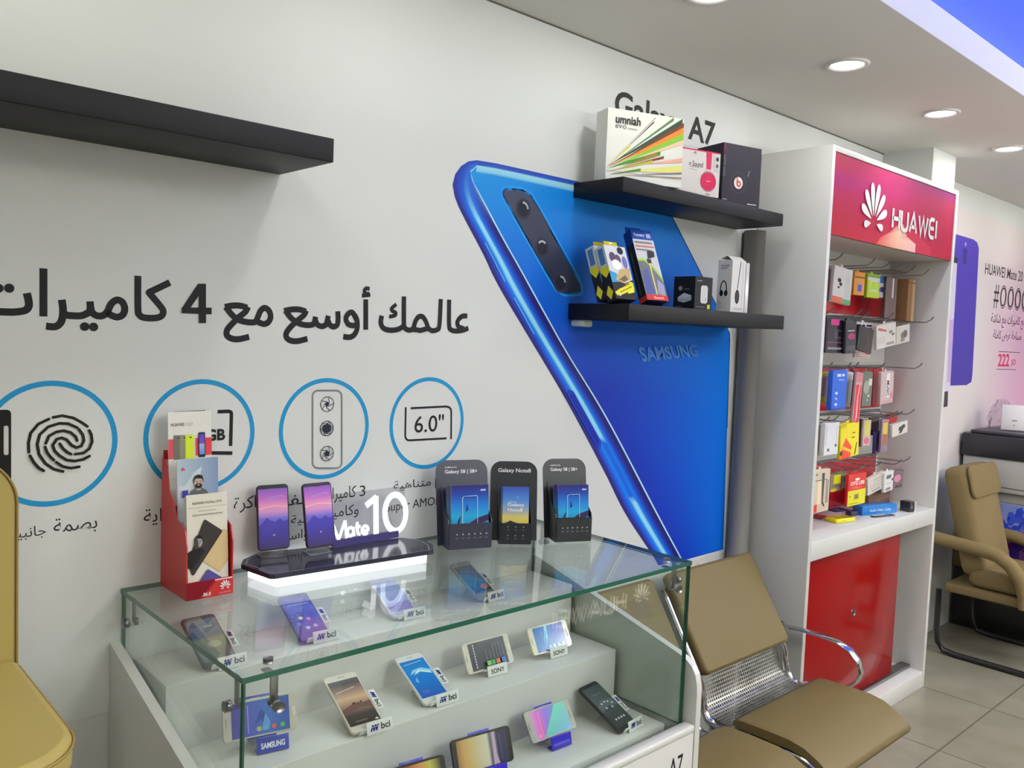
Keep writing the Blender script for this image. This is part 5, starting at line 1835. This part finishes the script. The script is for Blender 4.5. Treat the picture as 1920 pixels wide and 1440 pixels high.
def art_rays(F):
    F.rect(0, 0, 1, 1, (224, 224, 214))
    rays = [((0, .17), (.98, .98), .09, (66, 84, 70)), ((0, .15), (.86, 1.0), .05, (96, 132, 90)), ((0, .17), (.62, .96), .012, (150, 110, 90)), ((.12, .3), (.6, .9), .02, (60, 62, 56)), ((.05, .22), (.3, .52), .03, (206, 196, 60)),
            ((0, .16), (1, .86), .1, (222, 140, 60)), ((.04, .17), (1, .93), .05, (120, 70, 50)), ((.1, .2), (1, .76), .09, (130, 190, 70)), ((.02, .15), (.7, .5), .07, (70, 140, 56)),
            ((.3, .3), (1, .68), .05, (236, 196, 160)), ((.05, .12), (.75, .42), .03, (120, 64, 50)), ((0, .1), (.6, .34), .03, (190, 180, 60)), ((.2, .14), (1, .3), .09, (222, 222, 130)), ((0, .06), (.45, .2), .03, (96, 140, 60)),
            ((.5, .28), (1, .42), .05, (232, 170, 150)), ((.3, .1), (1, .22), .02, (130, 110, 140)), ((0, .07), (1, .15), .014, (150, 140, 110)), ((.2, .2), (.66, .46), .05, (150, 130, 60))]
    for (x0, y0), (x1, y1), w, c in rays:
        F.poly([(x0, y0), (x1, max(0, y1 - w)), (x1, min(1, y1 + w * .3))], c)
    F.rect(0, 0, 1, .075, (226, 226, 220))
    F.line([(0, .125), (1, .12)], .004, (150, 150, 150))
    F.text('umniah', .1, .8, .42, .92, (54, 54, 54), .02)
    F.text('evo', .1, .735, .24, .785, (130, 130, 130))
    F.rect(.26, .74, .38, .755, (176, 176, 172))


b, M, lab, nm = shop_box('large white box with green and orange light streaks on the upper right shelf', 2.012, -.165, S1, -20, .262, .07, .207, (222, 222, 214), art_rays)
solo(b, nm, lab, 'box', group='boxes on the upper right shelf', M=M, local=True)


def art_pink(F):
    F.rect(0, 0, 1, 1, (216, 210, 204))
    F.rect(0, .97, 1, 1, (206, 50, 90))
    F.text('n Sound', .32, .62, .62, .74, (60, 58, 60), .01)
    F.rect(.34, .6, .55, .61, (150, 146, 144))
    F.rect(.34, .55, .5, .56, (160, 156, 154))
    F.poly([(.7, .6), (.8, .6), (.81, 1), (.68, 1)], (214, 52, 96))
    F.rect(.68, .53, .82, .6, (206, 200, 198))
    F.poly(ell(.75, .33, .17, .2, 26), (206, 44, 88))
    F.ring(.75, .33, .168, .01, (170, 36, 80), None, 30)
    F.rect(.7, .33, .8, .345, (236, 200, 206))
    F.rect(.86, .6, .98, .95, (206, 202, 198))
    F.poly(ell(.93, .85, .035, .05, 10), (70, 66, 66))
    F.poly(ell(.93, .7, .03, .045, 10), (90, 86, 86))
    F.line([(.4, .9), (.43, .94), (.46, .9)], .01, (90, 86, 86))
    F.rect(.7, .04, .8, .06, (120, 116, 114))


b, M, lab, nm = shop_box('white box with a pink headphone picture between the two larger boxes', 2.262, -.176, S1, -15, .185, .05, .142, (214, 208, 204), art_pink)
solo(b, nm, lab, 'box', group='boxes on the upper right shelf', M=M, local=True)


def art_beats(F):
    F.grad(0, 0, 1, 1, [(0, (52, 46, 56)), (.6, (50, 48, 58)), (1, (56, 50, 58))])
    F.rect(.0, .86, .05, 1.0, (120, 30, 84))
    F.text('beats studio', -.0, .45, .06, .8, (110, 108, 116), .01, None, False, 2)
    F.ring(.42, .37, .2, .006, (84, 84, 92), None, 36)
    F.line([(.42 + .2 * math.cos(a), .37 + .16 * math.sin(a)) for a in (math.pi * 1.0, math.pi * 1.1, math.pi * 1.2)], .01, (130, 44, 90))
    F.poly(ell(.42, .37, .115, .115 * F.W / F.H, 28), (224, 214, 206))
    F.ring(.43, .355, .045, .03, (190, 50, 50), None, 20)
    F.line([(.385, .46), (.385, .35)], .028, (190, 50, 50))
    F.line([(.66, .5), (.7, .6)], .02, (130, 130, 140))
    F.rect(.68, .035, .93, .05, (206, 206, 214))
    F.rect(.02, .06, .14, .08, (130, 130, 140))


b, M, lab, nm = shop_box('black headphone box with a round white and red badge on the upper shelf end', 2.522, -.172, S1, -13, .172, .13, .2, (48, 46, 54), art_beats,
                         side=A(('grad', 0, 0, 1, 1, [(0, (44, 42, 50)), (1, (48, 46, 56))]), ('text', 'beats studio', .6, .3, .85, .78, (104, 100, 108), .01, None, False, 2)))
solo(b, nm, lab, 'box', group='boxes on the upper right shelf', M=M, local=True)


def art_selfie(F):
    F.rect(0, 0, 1, 1, (44, 44, 46))
    F.poly([(0, .38), (0, 1), (1, 1), (1, .38), (.6, .3)], (206, 206, 214))
    F.poly([(0, .3), (0, .52), (.3, .48), (.36, .32)], (60, 150, 196))
    F.poly([(.2, .36), (.5, .56), (1, .6), (.9, .38), (.5, .3)], (186, 160, 110))
    F.poly([(.35, .36), (.7, .46), (.8, .38), (.6, .33)], (120, 90, 70))
    F.poly(ell(.3, .78, .16, .1, 14), (84, 66, 96))
    F.poly(ell(.52, .75, .14, .09, 14), (96, 76, 100))
    F.poly(ell(.4, .64, .22, .1, 14), (236, 236, 232))
    F.poly(ell(.82, .7, .12, .12, 14), (110, 110, 170))
    F.poly(ell(.72, .92, .14, .07, 14), (30, 30, 32))
    F.poly([(.02, .12), (.85, .34), (.98, .32), (.98, .2), (.1, .04)], (222, 214, 40))
    F.line([(.2, .18), (.8, .3)], .03, (70, 66, 30))
    F.line([(.25, .12), (.88, .25)], .025, (70, 66, 30))
    F.rect(0, 0, 1, .06, (46, 46, 48))
    F.poly(ell(.22, .08, .06, .03, 10), (206, 206, 206))
    F.poly([(.6, .1), (.95, .14), (.95, .2), (.66, .16)], (226, 220, 60))


def side_selfie(F):
    F.rect(0, 0, 1, 1, (34, 34, 36))
    F.rect(.0, .62, 1, 1, (190, 196, 196))
    F.rect(.2, .66, .8, .96, (70, 120, 170))
    F.poly([(0, .62), (1, .62), (1, .5), (.5, .42), (0, .55)], (214, 206, 50))
    F.poly([(.5, .02), (.9, .14), (.5, .28), (.1, .14)], (214, 206, 50))


for (x, y, lab, zl) in ((1.918, -.200, 'yellow and black selfie pack, front one of two leaning on the lower shelf', 0), (1.918, -.160, 'yellow and black selfie pack half hidden behind its twin on the lower shelf', 0)):
    b, M, lab, nm = shop_box(lab, x, y, S2, -2, .092, .034, .168, (44, 44, 46), art_selfie, side_selfie, 21, 'selfie_pack', lift=.013)
    b.box(-.026, .03, .012, .016, .1682, .188, 'gloss', (206, 186, 40), .0012)
    solo(b, nm, lab, 'accessory pack', group='selfie packs on the lower shelf', M=M, local=True)


def art_stick(F):
    F.rect(0, 0, 1, 1, (196, 196, 200))
    F.rect(0, .86, 1, 1, (26, 66, 150))
    F.text('Yunteng', .1, .89, .62, .95, (220, 226, 240), .015)
    F.rect(.7, .89, .9, .95, (150, 176, 196))
    F.rect(.06, .8, .9, .83, (130, 120, 120))
    F.rect(.06, .75, .95, .77, (190, 96, 70))
    F.rect(.06, .7, .8, .72, (120, 116, 120))
    F.poly([(0, 0), (0, .54), (.3, .55), (.6, .45), (1, .26), (1, 0)], (110, 112, 120))
    F.poly([(0, .54), (.3, .55), (.7, .42), (1, .26), (1, .3), (.72, .46), (.3, .585), (0, .57)], (150, 196, 60))
    F.poly([(.05, .05), (.1, .4), (.35, .45), (.45, .1)], (84, 92, 150))
    F.poly([(.6, .1), (.7, .3), (.95, .22), (.92, .05)], (150, 150, 176))
    F.rect(.5, .08, .56, .6, (214, 206, 130))
    F.poly([(.5, .58), (.86, .62), (.88, .7), (.56, .7)], (50, 50, 60))
    F.rect(.44, .52, .64, .58, (60, 60, 66))
    F.rect(0, 0, 1, .07, (206, 60, 52))
    F.text('Bluetooth', .35, .02, .8, .05, (236, 220, 216), .01)


b, M, lab, nm = shop_box('tall blue selfie stick box with a red foot leaning on the lower shelf', 2.028, -.228, S2, -13, .080, .036, .238, (26, 34, 70), art_stick,
                         A(rc(0, .8, 1, 1, (24, 60, 140)), rc(0, 0, 1, .8, (36, 38, 46)), rc(.3, .1, .5, .7, (80, 84, 84)), rc(0, 0, 1, .07, (190, 56, 50))), 25, lift=.0158)
b.box(-.039, .02, .02, .024, .2382, .256, 'gloss', (24, 58, 140), .001)
solo(b, nm, lab, 'box', group='boxes on the lower right shelf', M=M, local=True)

# small black adapter box, corner towards the viewer
bx, by = 2.246, -.176
b, M, lab, nm = shop_box('small black box with white plug pictures, corner turned forward on the lower shelf', 2.309, -.192, S2, -2, .09, .085, .106, (36, 36, 40),
                         A(rc(0, 0, 1, 1, (42, 42, 46)), ('poly', rr(.34, .2, .74, .74, .1, 4), (222, 220, 216)), ('poly', rr(.38, .22, .7, .72, .09, 4), (206, 204, 202)), rc(.62, .28, .65, .36, (90, 90, 90)), rc(.1, .86, .4, .89, (140, 140, 140)), rc(.74, .04, .9, .17, (206, 206, 60)), rc(.1, .08, .6, .1, (120, 120, 120))),
                         A(rc(0, 0, 1, 1, (30, 30, 36)), ('poly', [(.2, .36), (.5, .5), (.85, .42), (.85, .28), (.5, .2), (.22, .25)], (176, 180, 186)), pl((206, 208, 212), (.2, .36), (.5, .5), (.85, .42), (.55, .34)), el(.32, .64, .1, .07, (150, 140, 120)), rc(.5, .6, .75, .63, (110, 110, 112)), rc(.1, .08, .4, .1, (110, 110, 110))))
solo(b, nm, lab, 'box', group='boxes on the lower right shelf', M=M, local=True)


def art_hs(F):
    F.rect(0, 0, 1, 1, (206, 204, 198))
    F.text('ON-EAR', .2, .87, .8, .91, (70, 70, 72), .02)
    F.text('HEADSET', .2, .82, .7, .86, (70, 70, 72), .01)
    F.line([(.3, .3), (.24, .42), (.3, .55), (.46, .6), (.62, .55), (.68, .42), (.6, .3)], .07, (36, 34, 34))
    F.poly(ell(.32, .36, .13, .06, 14), (30, 28, 28))
    F.poly(ell(.64, .36, .13, .06, 14), (40, 38, 38))
    F.poly(ell(.5, .27, .12, .03, 12), (190, 190, 186))
    for k in range(4):
        F.rect(.1, .08 + k * .035, .7, .088 + k * .035, (176, 174, 168))


b, M, lab, nm = shop_box('white headset box with an opened pointed top at the right end of the lower shelf', 2.474, -.213, S2, 0, .080, .055, .172, (214, 212, 206), 
                         A(rc(0, 0, 1, 1, (218, 216, 211)), ('line', [(.62, .98), (.5, .6), (.45, .45)], .05, (60, 58, 58)), el(.45, .3, .17, .14, (44, 42, 44)), el(.45, .3, .1, .1, (66, 62, 64)), rc(.8, 0, .84, 1, (190, 188, 184)), rc(.2, .05, .9, .08, (186, 184, 180))), art_hs)
b.sheet([[(-.043, 0, .17), (.043, 0, .17)], [(-.04, .02, .186), (.04, .02, .186)], [(-.043, .045, .176), (.043, .045, .176)]], 'gloss', (216, 214, 208), False)
b.box(.043, .062, -.001, .001, 0, .168, 'gloss', (206, 204, 200))
solo(b, nm, lab, 'box', group='boxes on the lower right shelf', M=M, local=True)


# ================================================================== padded slabs
def slab(b, x0, x1, z0, z1, y0, y1, r, e, key, col=(200, 200, 200), n=8, M=None, crown=0.0):
    """rounded-corner cushion standing in the x-z plane, y0 front, y1 back, edge radius e"""
    rows = []
    for off, y in ((e, y0), (e * .3, y0 + e * .3), (0, y0 + e), (0, y1 - e), (e * .3, y1 - e * .3), (e, y1)):
        q = rr(x0 + off, z0 + off, x1 - off, z1 - off, tuple(max(.003, v - off) for v in (r if isinstance(r, tuple) else (r,) * 4)), n)
        rows.append([Vector((a, y, c)) for a, c in q] + [Vector((q[0][0], y, q[0][1]))])
    if M is not None:
        rows = [[M @ v for v in r_] for r_ in rows]
    b.sheet(rows, key, col)
    k = len(rows[0]) - 1
    mid = sum((v for v in rows[0][:-1]), Vector()) / k
    up_ = (rows[0][0] - rows[-1][0]).normalized() * crown
    b.add([mid + up_] + rows[0][:-1], [(0, 1 + i, 1 + (i + 1) % k) for i in range(k)], key, col, True)
    b.add(rows[-1][:-1], [tuple(range(k))[::-1]], key, col)
    return b


# ------------------------------------------------------------------ steel waiting bench
RAIL = [(-.112, .745), (-.13, .715), (-.19, .62), (-.25, .53), (-.279, .475), (-.288, .43), (-.294, .40), (-.312, .372), (-.345, .358), (-.40, .356), (-.50, .366), (-.60, .374), (-.655, .368), (-.69, .35), (-.722, .325)]
t = thing('waiting_bench', 'tan padded chrome waiting bench with perforated backs beside the glass counter', 'bench', T(2.35, -.45, 0))


def bench_seat(x0, x1):
    for x in (x0 + .012, x1 - .012):
        b = MB().tube([(x, y, z) for y, z in RAIL], 1.0, 'chrome', n=10, sx=.013, sy=.012, ref=(1, 0, 0))
        part(b, 'side_rail', t)
    # perforated shell between the rails
    sh = [(-.118, .70), (-.18, .60), (-.245, .50), (-.27, .44), (-.283, .405), (-.305, .383), (-.345, .372), (-.42, .374), (-.52, .384)]
    L = [0]
    for a, c in zip(sh, sh[1:]):
        L.append(L[-1] + math.hypot(c[0] - a[0], c[1] - a[1]))
    nx = 5
    rows, uvs = [], []
    for (y, z), l_ in zip(sh, L):
        for i in range(nx):
            uvs.append((i / (nx - 1) * (x1 - x0 - .048), l_))
        rows.append([(x0 + .024 + i / (nx - 1) * (x1 - x0 - .048), y, z) for i in range(nx)])
    b = MB().sheet(rows, 'perforated', uvs=uvs)
    part(b, 'perforated_shell', t)
    # back pad
    y0, z0, y1, z1 = -.27, .494, -.088, .782
    ln_ = math.hypot(y1 - y0, z1 - z0)
    M = Matrix.Translation(((x0 + x1) / 2, y0 - .004, z0)) @ Matrix.Rotation(-math.atan2(y1 - y0, z1 - z0), 4, 'X')
    b = MB()
    w = (x1 - x0) / 2 - .012
    slab(b, -w, w, 0, ln_, -.036, -.003, .022, .01, 'tan_leather', M=M, crown=.004)
    part(b, 'back_pad', t)
    # seat pad
    top = [(-.405, .392), (-.41, .408), (-.43, .416), (-.52, .420), (-.60, .420), (-.645, .412), (-.69, .390), (-.728, .362), (-.738, .348), (-.735, .338), (-.722, .337)]
    bot = [(-.69, .364), (-.655, .383), (-.60, .389), (-.5, .389), (-.42, .389)]
    pts = top + bot
    b = MB()
    xs = (x0 + .006, x0 + .012, x0 + .02, x1 - .02, x1 - .012, x1 - .006)
    cen = (sum(p[0] for p in pts) / len(pts), sum(p[1] for p in pts) / len(pts))
    rows = []
    for i, x in enumerate(xs):
        k = (.9, .97, 1, 1, .97, .9)[i]
        rows.append([(x, p[0], (p[1] - .4) * (1 - (1 - k) * .8) + .4 - (1 - k) * .02) for p in pts] + [(x, pts[0][0], (pts[0][1] - .4) * (1 - (1 - k) * .8) + .4 - (1 - k) * .02)])
    b.sheet(rows, 'tan_leather')
    m_ = len(pts)
    b.add(rows[0][:-1], [tuple(range(m_))], 'tan_leather')
    b.add(rows[-1][:-1], [tuple(range(m_))[::-1]], 'tan_leather')
    part(b, 'seat_pad', t)


bench_seat(2.272, 2.812)
bench_seat(1.828, 2.222)
ARM = [(-.196, .528), (-.25, .538), (-.31, .544), (-.40, .546), (-.455, .541), (-.50, .525), (-.53, .497), (-.543, .46), (-.532, .424), (-.50, .394), (-.455, .37), (-.40, .356), (-.34, .352)]
b = MB().tube([(2.852, y, z) for y, z in ARM], 1.0, 'chrome', n=14, sx=.0065, sy=.019, ref=(1, 0, 0))
part(b, 'arm_rest', t)
b = MB().cyl((2.80, -.225, .536), (2.872, -.225, .536), .012, 'dark_metal')
part(b, 'arm_bolt', t)
b = MB().box(2.795, 2.86, -.36, -.33, .344, .358, 'chrome', bev=.002)
part(b, 'arm_bracket', t)
part(MB().box(1.84, 2.84, -.49, -.43, .30, .352, 'dark_metal', bev=.004), 'beam', t)
for x in (1.95, 2.55):
    b = MB().tube([(x, -.46, .30), (x, -.56, .255), (x, -.70, .15), (x, -.82, .022)], [.026, .026, .023, .018], 'dark_metal', n=10)
    b.tube([(x + .022, -.47, .305), (x + .022, -.565, .262), (x + .022, -.705, .157), (x + .022, -.825, .03)], .004, 'chrome', n=6)
    part(b, 'leg', t)
    b = MB().tube([(x, -.46, .30), (x, -.36, .2), (x, -.20, .022)], [.026, .024, .018], 'dark_metal', n=10)
    part(b, 'leg', t)
    for y in (-.82, -.20):
        part(MB().cyl((x, y, .0005), (x, y, .021), .02, 'rubber', n=16), 'foot_pad', t)

# ------------------------------------------------------------------ tall padded chair at the left edge
t = thing('high_chair', 'tall yellowish tan padded chair with rounded corners, cut by the left edge', 'chair', T(.12, -.36, 0))
b = MB()
slab(b, -.13, .36, .94, 1.342, -.168, -.125, (.02, .085, .085, .02), .008, 'yellow_tan', crown=.003)
part(b, 'backrest', t)
b = MB().tube([(a, -.168 - .0005, c) for a, c in rr(-.128, .95, .358, 1.34, (.02, .083, .083, .02), 10)], .0022, 'plastic', (150, 124, 60), 6, caps=False)
part(b, 'piping', t)
b = MB()
slab(b, -.13, .358, .1705, .585, 0.0, .052, (.015, .10, .10, .015), .012, 'yellow_tan', M=Matrix(((1, 0, 0, 0), (0, 0, -1, 0), (0, -1, 0, .984), (0, 0, 0, 1))), crown=.006)
part(b, 'seat', t)
b = MB().tube([(a, -c, .9725) for a, c in rr(-.1315, .169, .3595, .5865, (.015, .1, .1, .015), 10)], .0022, 'plastic', (150, 124, 60), 6, caps=False)
part(b, 'piping', t)
for sx_, sy_ in ((-.07, -.23), (.29, -.23), (-.07, -.51), (.29, -.51)):
    b = MB().tube([(sx_, sy_, .931), (sx_ + (.03 if sx_ > 0 else -.03), sy_ + (.03 if sy_ > -.3 else -.02), .0)], [.016, .014], 'dark_metal', n=10)
    part(b, 'leg', t)
b = MB()
for a, c in (((-.092, -.22), (.312, -.22)), ((.312, -.215), (.312, -.52)), ((.312, -.522), (-.092, -.522)), ((-.092, -.52), (-.092, -.215))):
    b.cyl((a[0], a[1], .32), (c[0], c[1], .32), .009, 'chrome', n=10)
part(b, 'foot_rail', t)

# ------------------------------------------------------------------ far end: armchair, printer, poster
AX0, AX1 = 4.60, 5.12
t = thing('armchair', 'tan fabric armchair with curved padded arms on a black sled frame by the far wall', 'armchair', T(4.86, -.42, 0))
b = MB()
slab(b, AX0 + .05, AX1 - .05, 0, .56, -.06, .06, .05, .035, 'tan_fabric', M=Matrix.Translation((0, -.29, .43)) @ Matrix.Rotation(math.radians(-14), 4, 'X'), crown=.02)
part(b, 'back_cushion', t)
b = MB()
slab(b, AX0 + .06, AX1 - .06, .0, .17, -.075, -.058, .04, .008, 'tan_fabric', M=Matrix.Translation((0, -.29, .43)) @ Matrix.Rotation(math.radians(-14), 4, 'X') @ Matrix.Translation((0, -.002, .385)), crown=.012)
part(b, 'head_cushion', t)
b = MB()
slab(b, AX0 + .045, AX1 - .045, .26, .80, 0, .1, .05, .03, 'tan_fabric', M=Matrix(((1, 0, 0, 0), (0, 0, -1, 0), (0, -1, 0, .475), (0, 0, 0, 1))), crown=.015)
part(b, 'seat_cushion', t)
part(MB().box(AX0 + .03, AX1 - .03, -.78, -.16, .325, .372, 'tan_fabric', bev=.012), 'seat_base', t)
for x in (AX0 + .012, AX1 - .012):
    b = MB().tube([(x, -.10, .60), (x, -.20, .592), (x, -.33, .582), (x, -.41, .568), (x, -.47, .53), (x, -.515, .47), (x, -.54, .40), (x, -.55, .335)], 1.0, 'tan_fabric', n=14, sx=.034, sy=.034, ref=(1, 0, 0))
    part(b, 'arm', t)
    b = MB().tube([(x, -.145, .335), (x, -.145, .12), (x, -.155, .06), (x, -.185, .024), (x, -.24, .015), (x, -.5, .015), (x, -.80, .015)], .0148, 'dark_metal', n=10)
    b.tube([(x, -.80, .015), (x, -.815, .03), (x, -.80, .16), (x, -.77, .325)], .0145, 'dark_metal', n=10)
    part(b, 'sled_frame', t)

t = thing('low_stand', 'dark low stand with a tan top block behind the armchair', 'stand', T(5.45, -.3, 0))
part(MB().box(5.18, 5.78, -.62, -.015, 0, .34, 'dark_metal', bev=.003), 'body', t)  # body coloured dark to stand in for the shade it lies in
part(MB().box(5.17, 5.79, -.63, -.01, .3405, .45, 'tan_fabric', bev=.006), 'top_block', t)
b = MB().box(5.175, 5.76, -.60, -.02, .4515, .742, 'gloss', (206, 196, 206), .002)
Fc = Face(b, (5.175, -.02, .4515), (5.175, -.60, .4515), (5.175, -.60, .742), (5.175, -.02, .742), 'gloss')
rnd = random.Random(5)
Fc.grad(0, 0, 1, 1, [(0, (120, 70, 150)), (.35, (176, 130, 176)), (.5, (206, 196, 190)), (.6, (150, 150, 200)), (1, (120, 140, 200))])
for k in range(46):
    u_, v_ = rnd.random(), rnd.random()
    c = rnd.choice([(40, 70, 190), (58, 84, 206), (110, 110, 206)]) if v_ > .5 else rnd.choice([(96, 30, 120), (150, 40, 130), (70, 40, 140), (206, 170, 196)])
    a0, s_ = rnd.random() * 6.3, .03 + rnd.random() * .05
    Fc.poly([(min(1, max(0, u_ + s_ * (1 + .5 * math.sin(3 * a + a0)) * math.cos(a))), min(1, max(0, v_ + 2 * s_ * (1 + .5 * math.sin(3 * a + a0)) * math.sin(a)))) for a in [i * 6.283 / 14 for i in range(14)]], c)
solo(b, 'floral_box', 'large box printed with blue and purple blossoms under the printer', 'box', (5.45, -.3, .4515))

t = thing('printer', 'grey office printer with a black scanner lid on the floral box', 'printer', T(5.45, -.25, .744))
part(MB().box(5.19, 5.66, -.43, -.035, .744, .80, 'plastic', (150, 148, 144), .006), 'paper_tray', t)
b = MB().box(5.165, 5.67, -.45, -.022, .8005, .988, 'plastic', (176, 174, 170), .008)
Fp = Face(b, (5.165, -.022, .80), (5.165, -.45, .80), (5.165, -.45, .988), (5.165, -.022, .988), 'plastic')
Fp.line([(.12, .2), (.45, .17), (.9, .14)], .012, (70, 68, 66))
Fp.rect(.12, .16, .46, .22, (96, 94, 92))
Fp.rect(.16, .62, .4, .82, (166, 164, 160))
Fp.rect(.86, .3, .99, .46, (40, 38, 38))
part(b, 'body', t)
b = MB().box(5.15, 5.68, -.455, -.015, .9885, 1.115, 'plastic', (36, 35, 42), .008)
part(b, 'scanner_lid', t)
part(MB().box(5.17, 5.66, -.44, -.05, 1.1155, 1.135, 'plastic', (48, 47, 54), .006), 'document_feeder', t)
part(MB().box(5.19, 5.40, -.50, -.456, .99, 1.05, 'plastic', (44, 43, 50), .006), 'control_panel', t)

b = MB()
M = T(5.30, -.225, 1.1365, math.radians(-68)) @ Matrix.Rotation(math.radians(-7), 4, 'X')
b.box(-.058, .058, 0, .03, .004, .148, 'plastic', (222, 218, 214), .004)
F = panel(b, -.058, .058, .004, .148, 0)
F.rect(.46, .36, .68, .4, (120, 112, 110))
F.poly(ell(.56, .2, .03, .03, 10), (120, 112, 110))
solo(b, 'router_box', 'small white router box standing on the black printer lid', 'router', M=M, local=True)
b = MB()
rnd = random.Random(11)
nu, nv = 15, 9
rows = []
for j in range(nv):
    row = []
    for i in range(nu):
        a = 2 * math.pi * i / (nu - 1)
        rad = (.085 - .055 * (j / (nv - 1)) ** 1.5) * (1 + .28 * math.sin(5 * a + j) + .22 * (rnd.random() - .5))
        row.append((5.42 + rad * math.cos(a), -.125 + rad * .85 * math.sin(a) * .9, 1.137 + .02 * j + .014 * (rnd.random() if j else 0)))
    row[-1] = row[0]
    rows.append(row)
b.sheet(rows, 'clear_plastic', (230, 228, 226), False)
solo(b, 'plastic_bag', 'crumpled clear plastic bag behind the white router box on the printer', 'bag', (5.42, -.125, 1.137))

# far poster
t = thing('far_poster', 'pink and white printed wall poster with a violet phone beyond the cabinet', 'poster', T(6.0, 0, .95))
b = MB()
F = unit(b, -.0005)
xs = [4.55 + .25 * i for i in range(13)]
zs = [.95, 1.2, 1.4, 1.6, 1.85, 2.1, 2.35]
base_ = (222, 212, 208)


def pinkness(x, z):
    k = min(1, max(0, (x - 5.35) / .8)) * min(1, max(0, (2.25 - z) / .5))
    return mixc(base_, (216, 150, 190), k * .75)


F.mesh([[(x, z) for x in xs] for z in zs], [[pinkness(x, z) for x in xs] for z in zs])
part(b, 'sheet', t)
b = MB()
F = unit(b, -.0012)
pv = px_list([(1780, 436), (1792, 439), (1825, 449), (1832, 455), (1835, 466), (1823, 700), (1821, 716), (1812, 722), (1772, 726)])
pv[0], pv[-1] = (4.60, pv[1][1] - .005), (4.60, pv[-2][1])
F.mb.add([F.P(*p) for p in pv], [tuple(range(len(pv)))], 'print', [(84, 64, 176)] * 5 + [(70, 56, 150)] * (len(pv) - 5))
F.up()
F.poly(px_list([(1806, 465), (1813, 467), (1811, 496), (1804, 495)]), (60, 56, 140))
F.poly(ell(*wxz(1810, 458), .012, .012, 10), (170, 160, 230))
F.poly(px_list([(1788, 481), (1796, 484), (1794, 494), (1786, 492)]), (40, 60, 70))
part(b, 'printed_phone', t)
b = MB()
F = unit(b, -.0014)
wp = px_list([(1770, 486), (1794, 494), (1781, 724), (1777, 760), (1766, 764)])
F.poly(wp, (216, 206, 220))
F.poly(px_list([(1768, 735), (1777, 733), (1776, 762), (1767, 764)]), (70, 62, 64))
F.poly(px_list([(1780, 600), (1788, 598), (1781, 716), (1775, 716)]), (196, 166, 206))
part(b, 'printed_front_phone', t)
b = MB()
F = unit(b, -.0012)
wtext(F, 'HUAWEI Mate 20', 1847, None, (1848, 493), (1848, 514), (66, 58, 62), .004)
part(b, 'title_lettering', t)
b = MB()
F = unit(b, -.0012)
x_, z_ = wxz(1868, 556)
hz = .07
F.text('#', x_ - .045, z_ - hz, x_ + .04, z_ + hz, (60, 52, 56))
x2 = x_
for k in range(4):
    x2 = wxz((1880.5, 1894.5, 1908, 1921)[k], 560)[0]
    zc = z_ + .004
    for rr_, c in ((1.0, (70, 62, 66)), (.78, (40, 36, 38))):
        F.line(ell(x2, zc, .052 * rr_, .068 * rr_, 30), .006 if rr_ == 1 else .01, c, True, 1)
part(b, 'ring_lettering', t)
b = MB()
F = unit(b, -.0012)
wtext(F, arabic('بع كاميرات مع شاشة'), 1857.5, None, (1870, 588), (1870, 614), (104, 52, 92), .008)
part(b, 'caption_lettering', t)
b = MB()
F = unit(b, -.0012)
wtext(F, arabic('مساحة عرض كاملة'), 1861.5, None, (1875, 619), (1875, 640), (104, 52, 92), .008)
part(b, 'caption_lettering', t)
b = MB()
F = unit(b, -.0012)
wtext(F, '222', 1871, 1892, (1872, 663), (1872, 687), (206, 44, 96), .02)
wtext(F, 'JD', 1895, 1904, (1900, 674), (1900, 687), (206, 44, 96), .01)
F.line([wxz(1872, 659), wxz(1912, 661)], .004, (96, 76, 84), asp=1)
F.line([wxz(1868, 692), wxz(1904, 693)], .004, (96, 76, 84), asp=1)
part(b, 'price_lettering', t)

# reception counter across the aisle, seen only in the glass
t = thing('reception_counter', 'white reception counter with a glowing flower emblem across the aisle, mirrored in the glass', 'counter', T(2.7, -1.85, 0))
part(MB().box(1.75, 3.6, -2.15, -1.62, 0, .84, 'matte_print', (150, 120, 92)), 'body', t)
part(MB().box(1.72, 3.63, -2.18, -1.60, .8405, .88, 'white_laminate', bev=.004), 'worktop', t)
b = MB()
F = Face(b, (3.02, -1.619, .40), (2.38, -1.619, .40), (2.38, -1.619, .56), (3.02, -1.619, .56), 'sign_letter', .0008)
F.flower(.13, .22, .105, (255, 255, 255))
F.block('HUAWEI', .32, .1, .99, .5, (255, 255, 255), .18, .32)
part(b, 'glowing_sign', t)
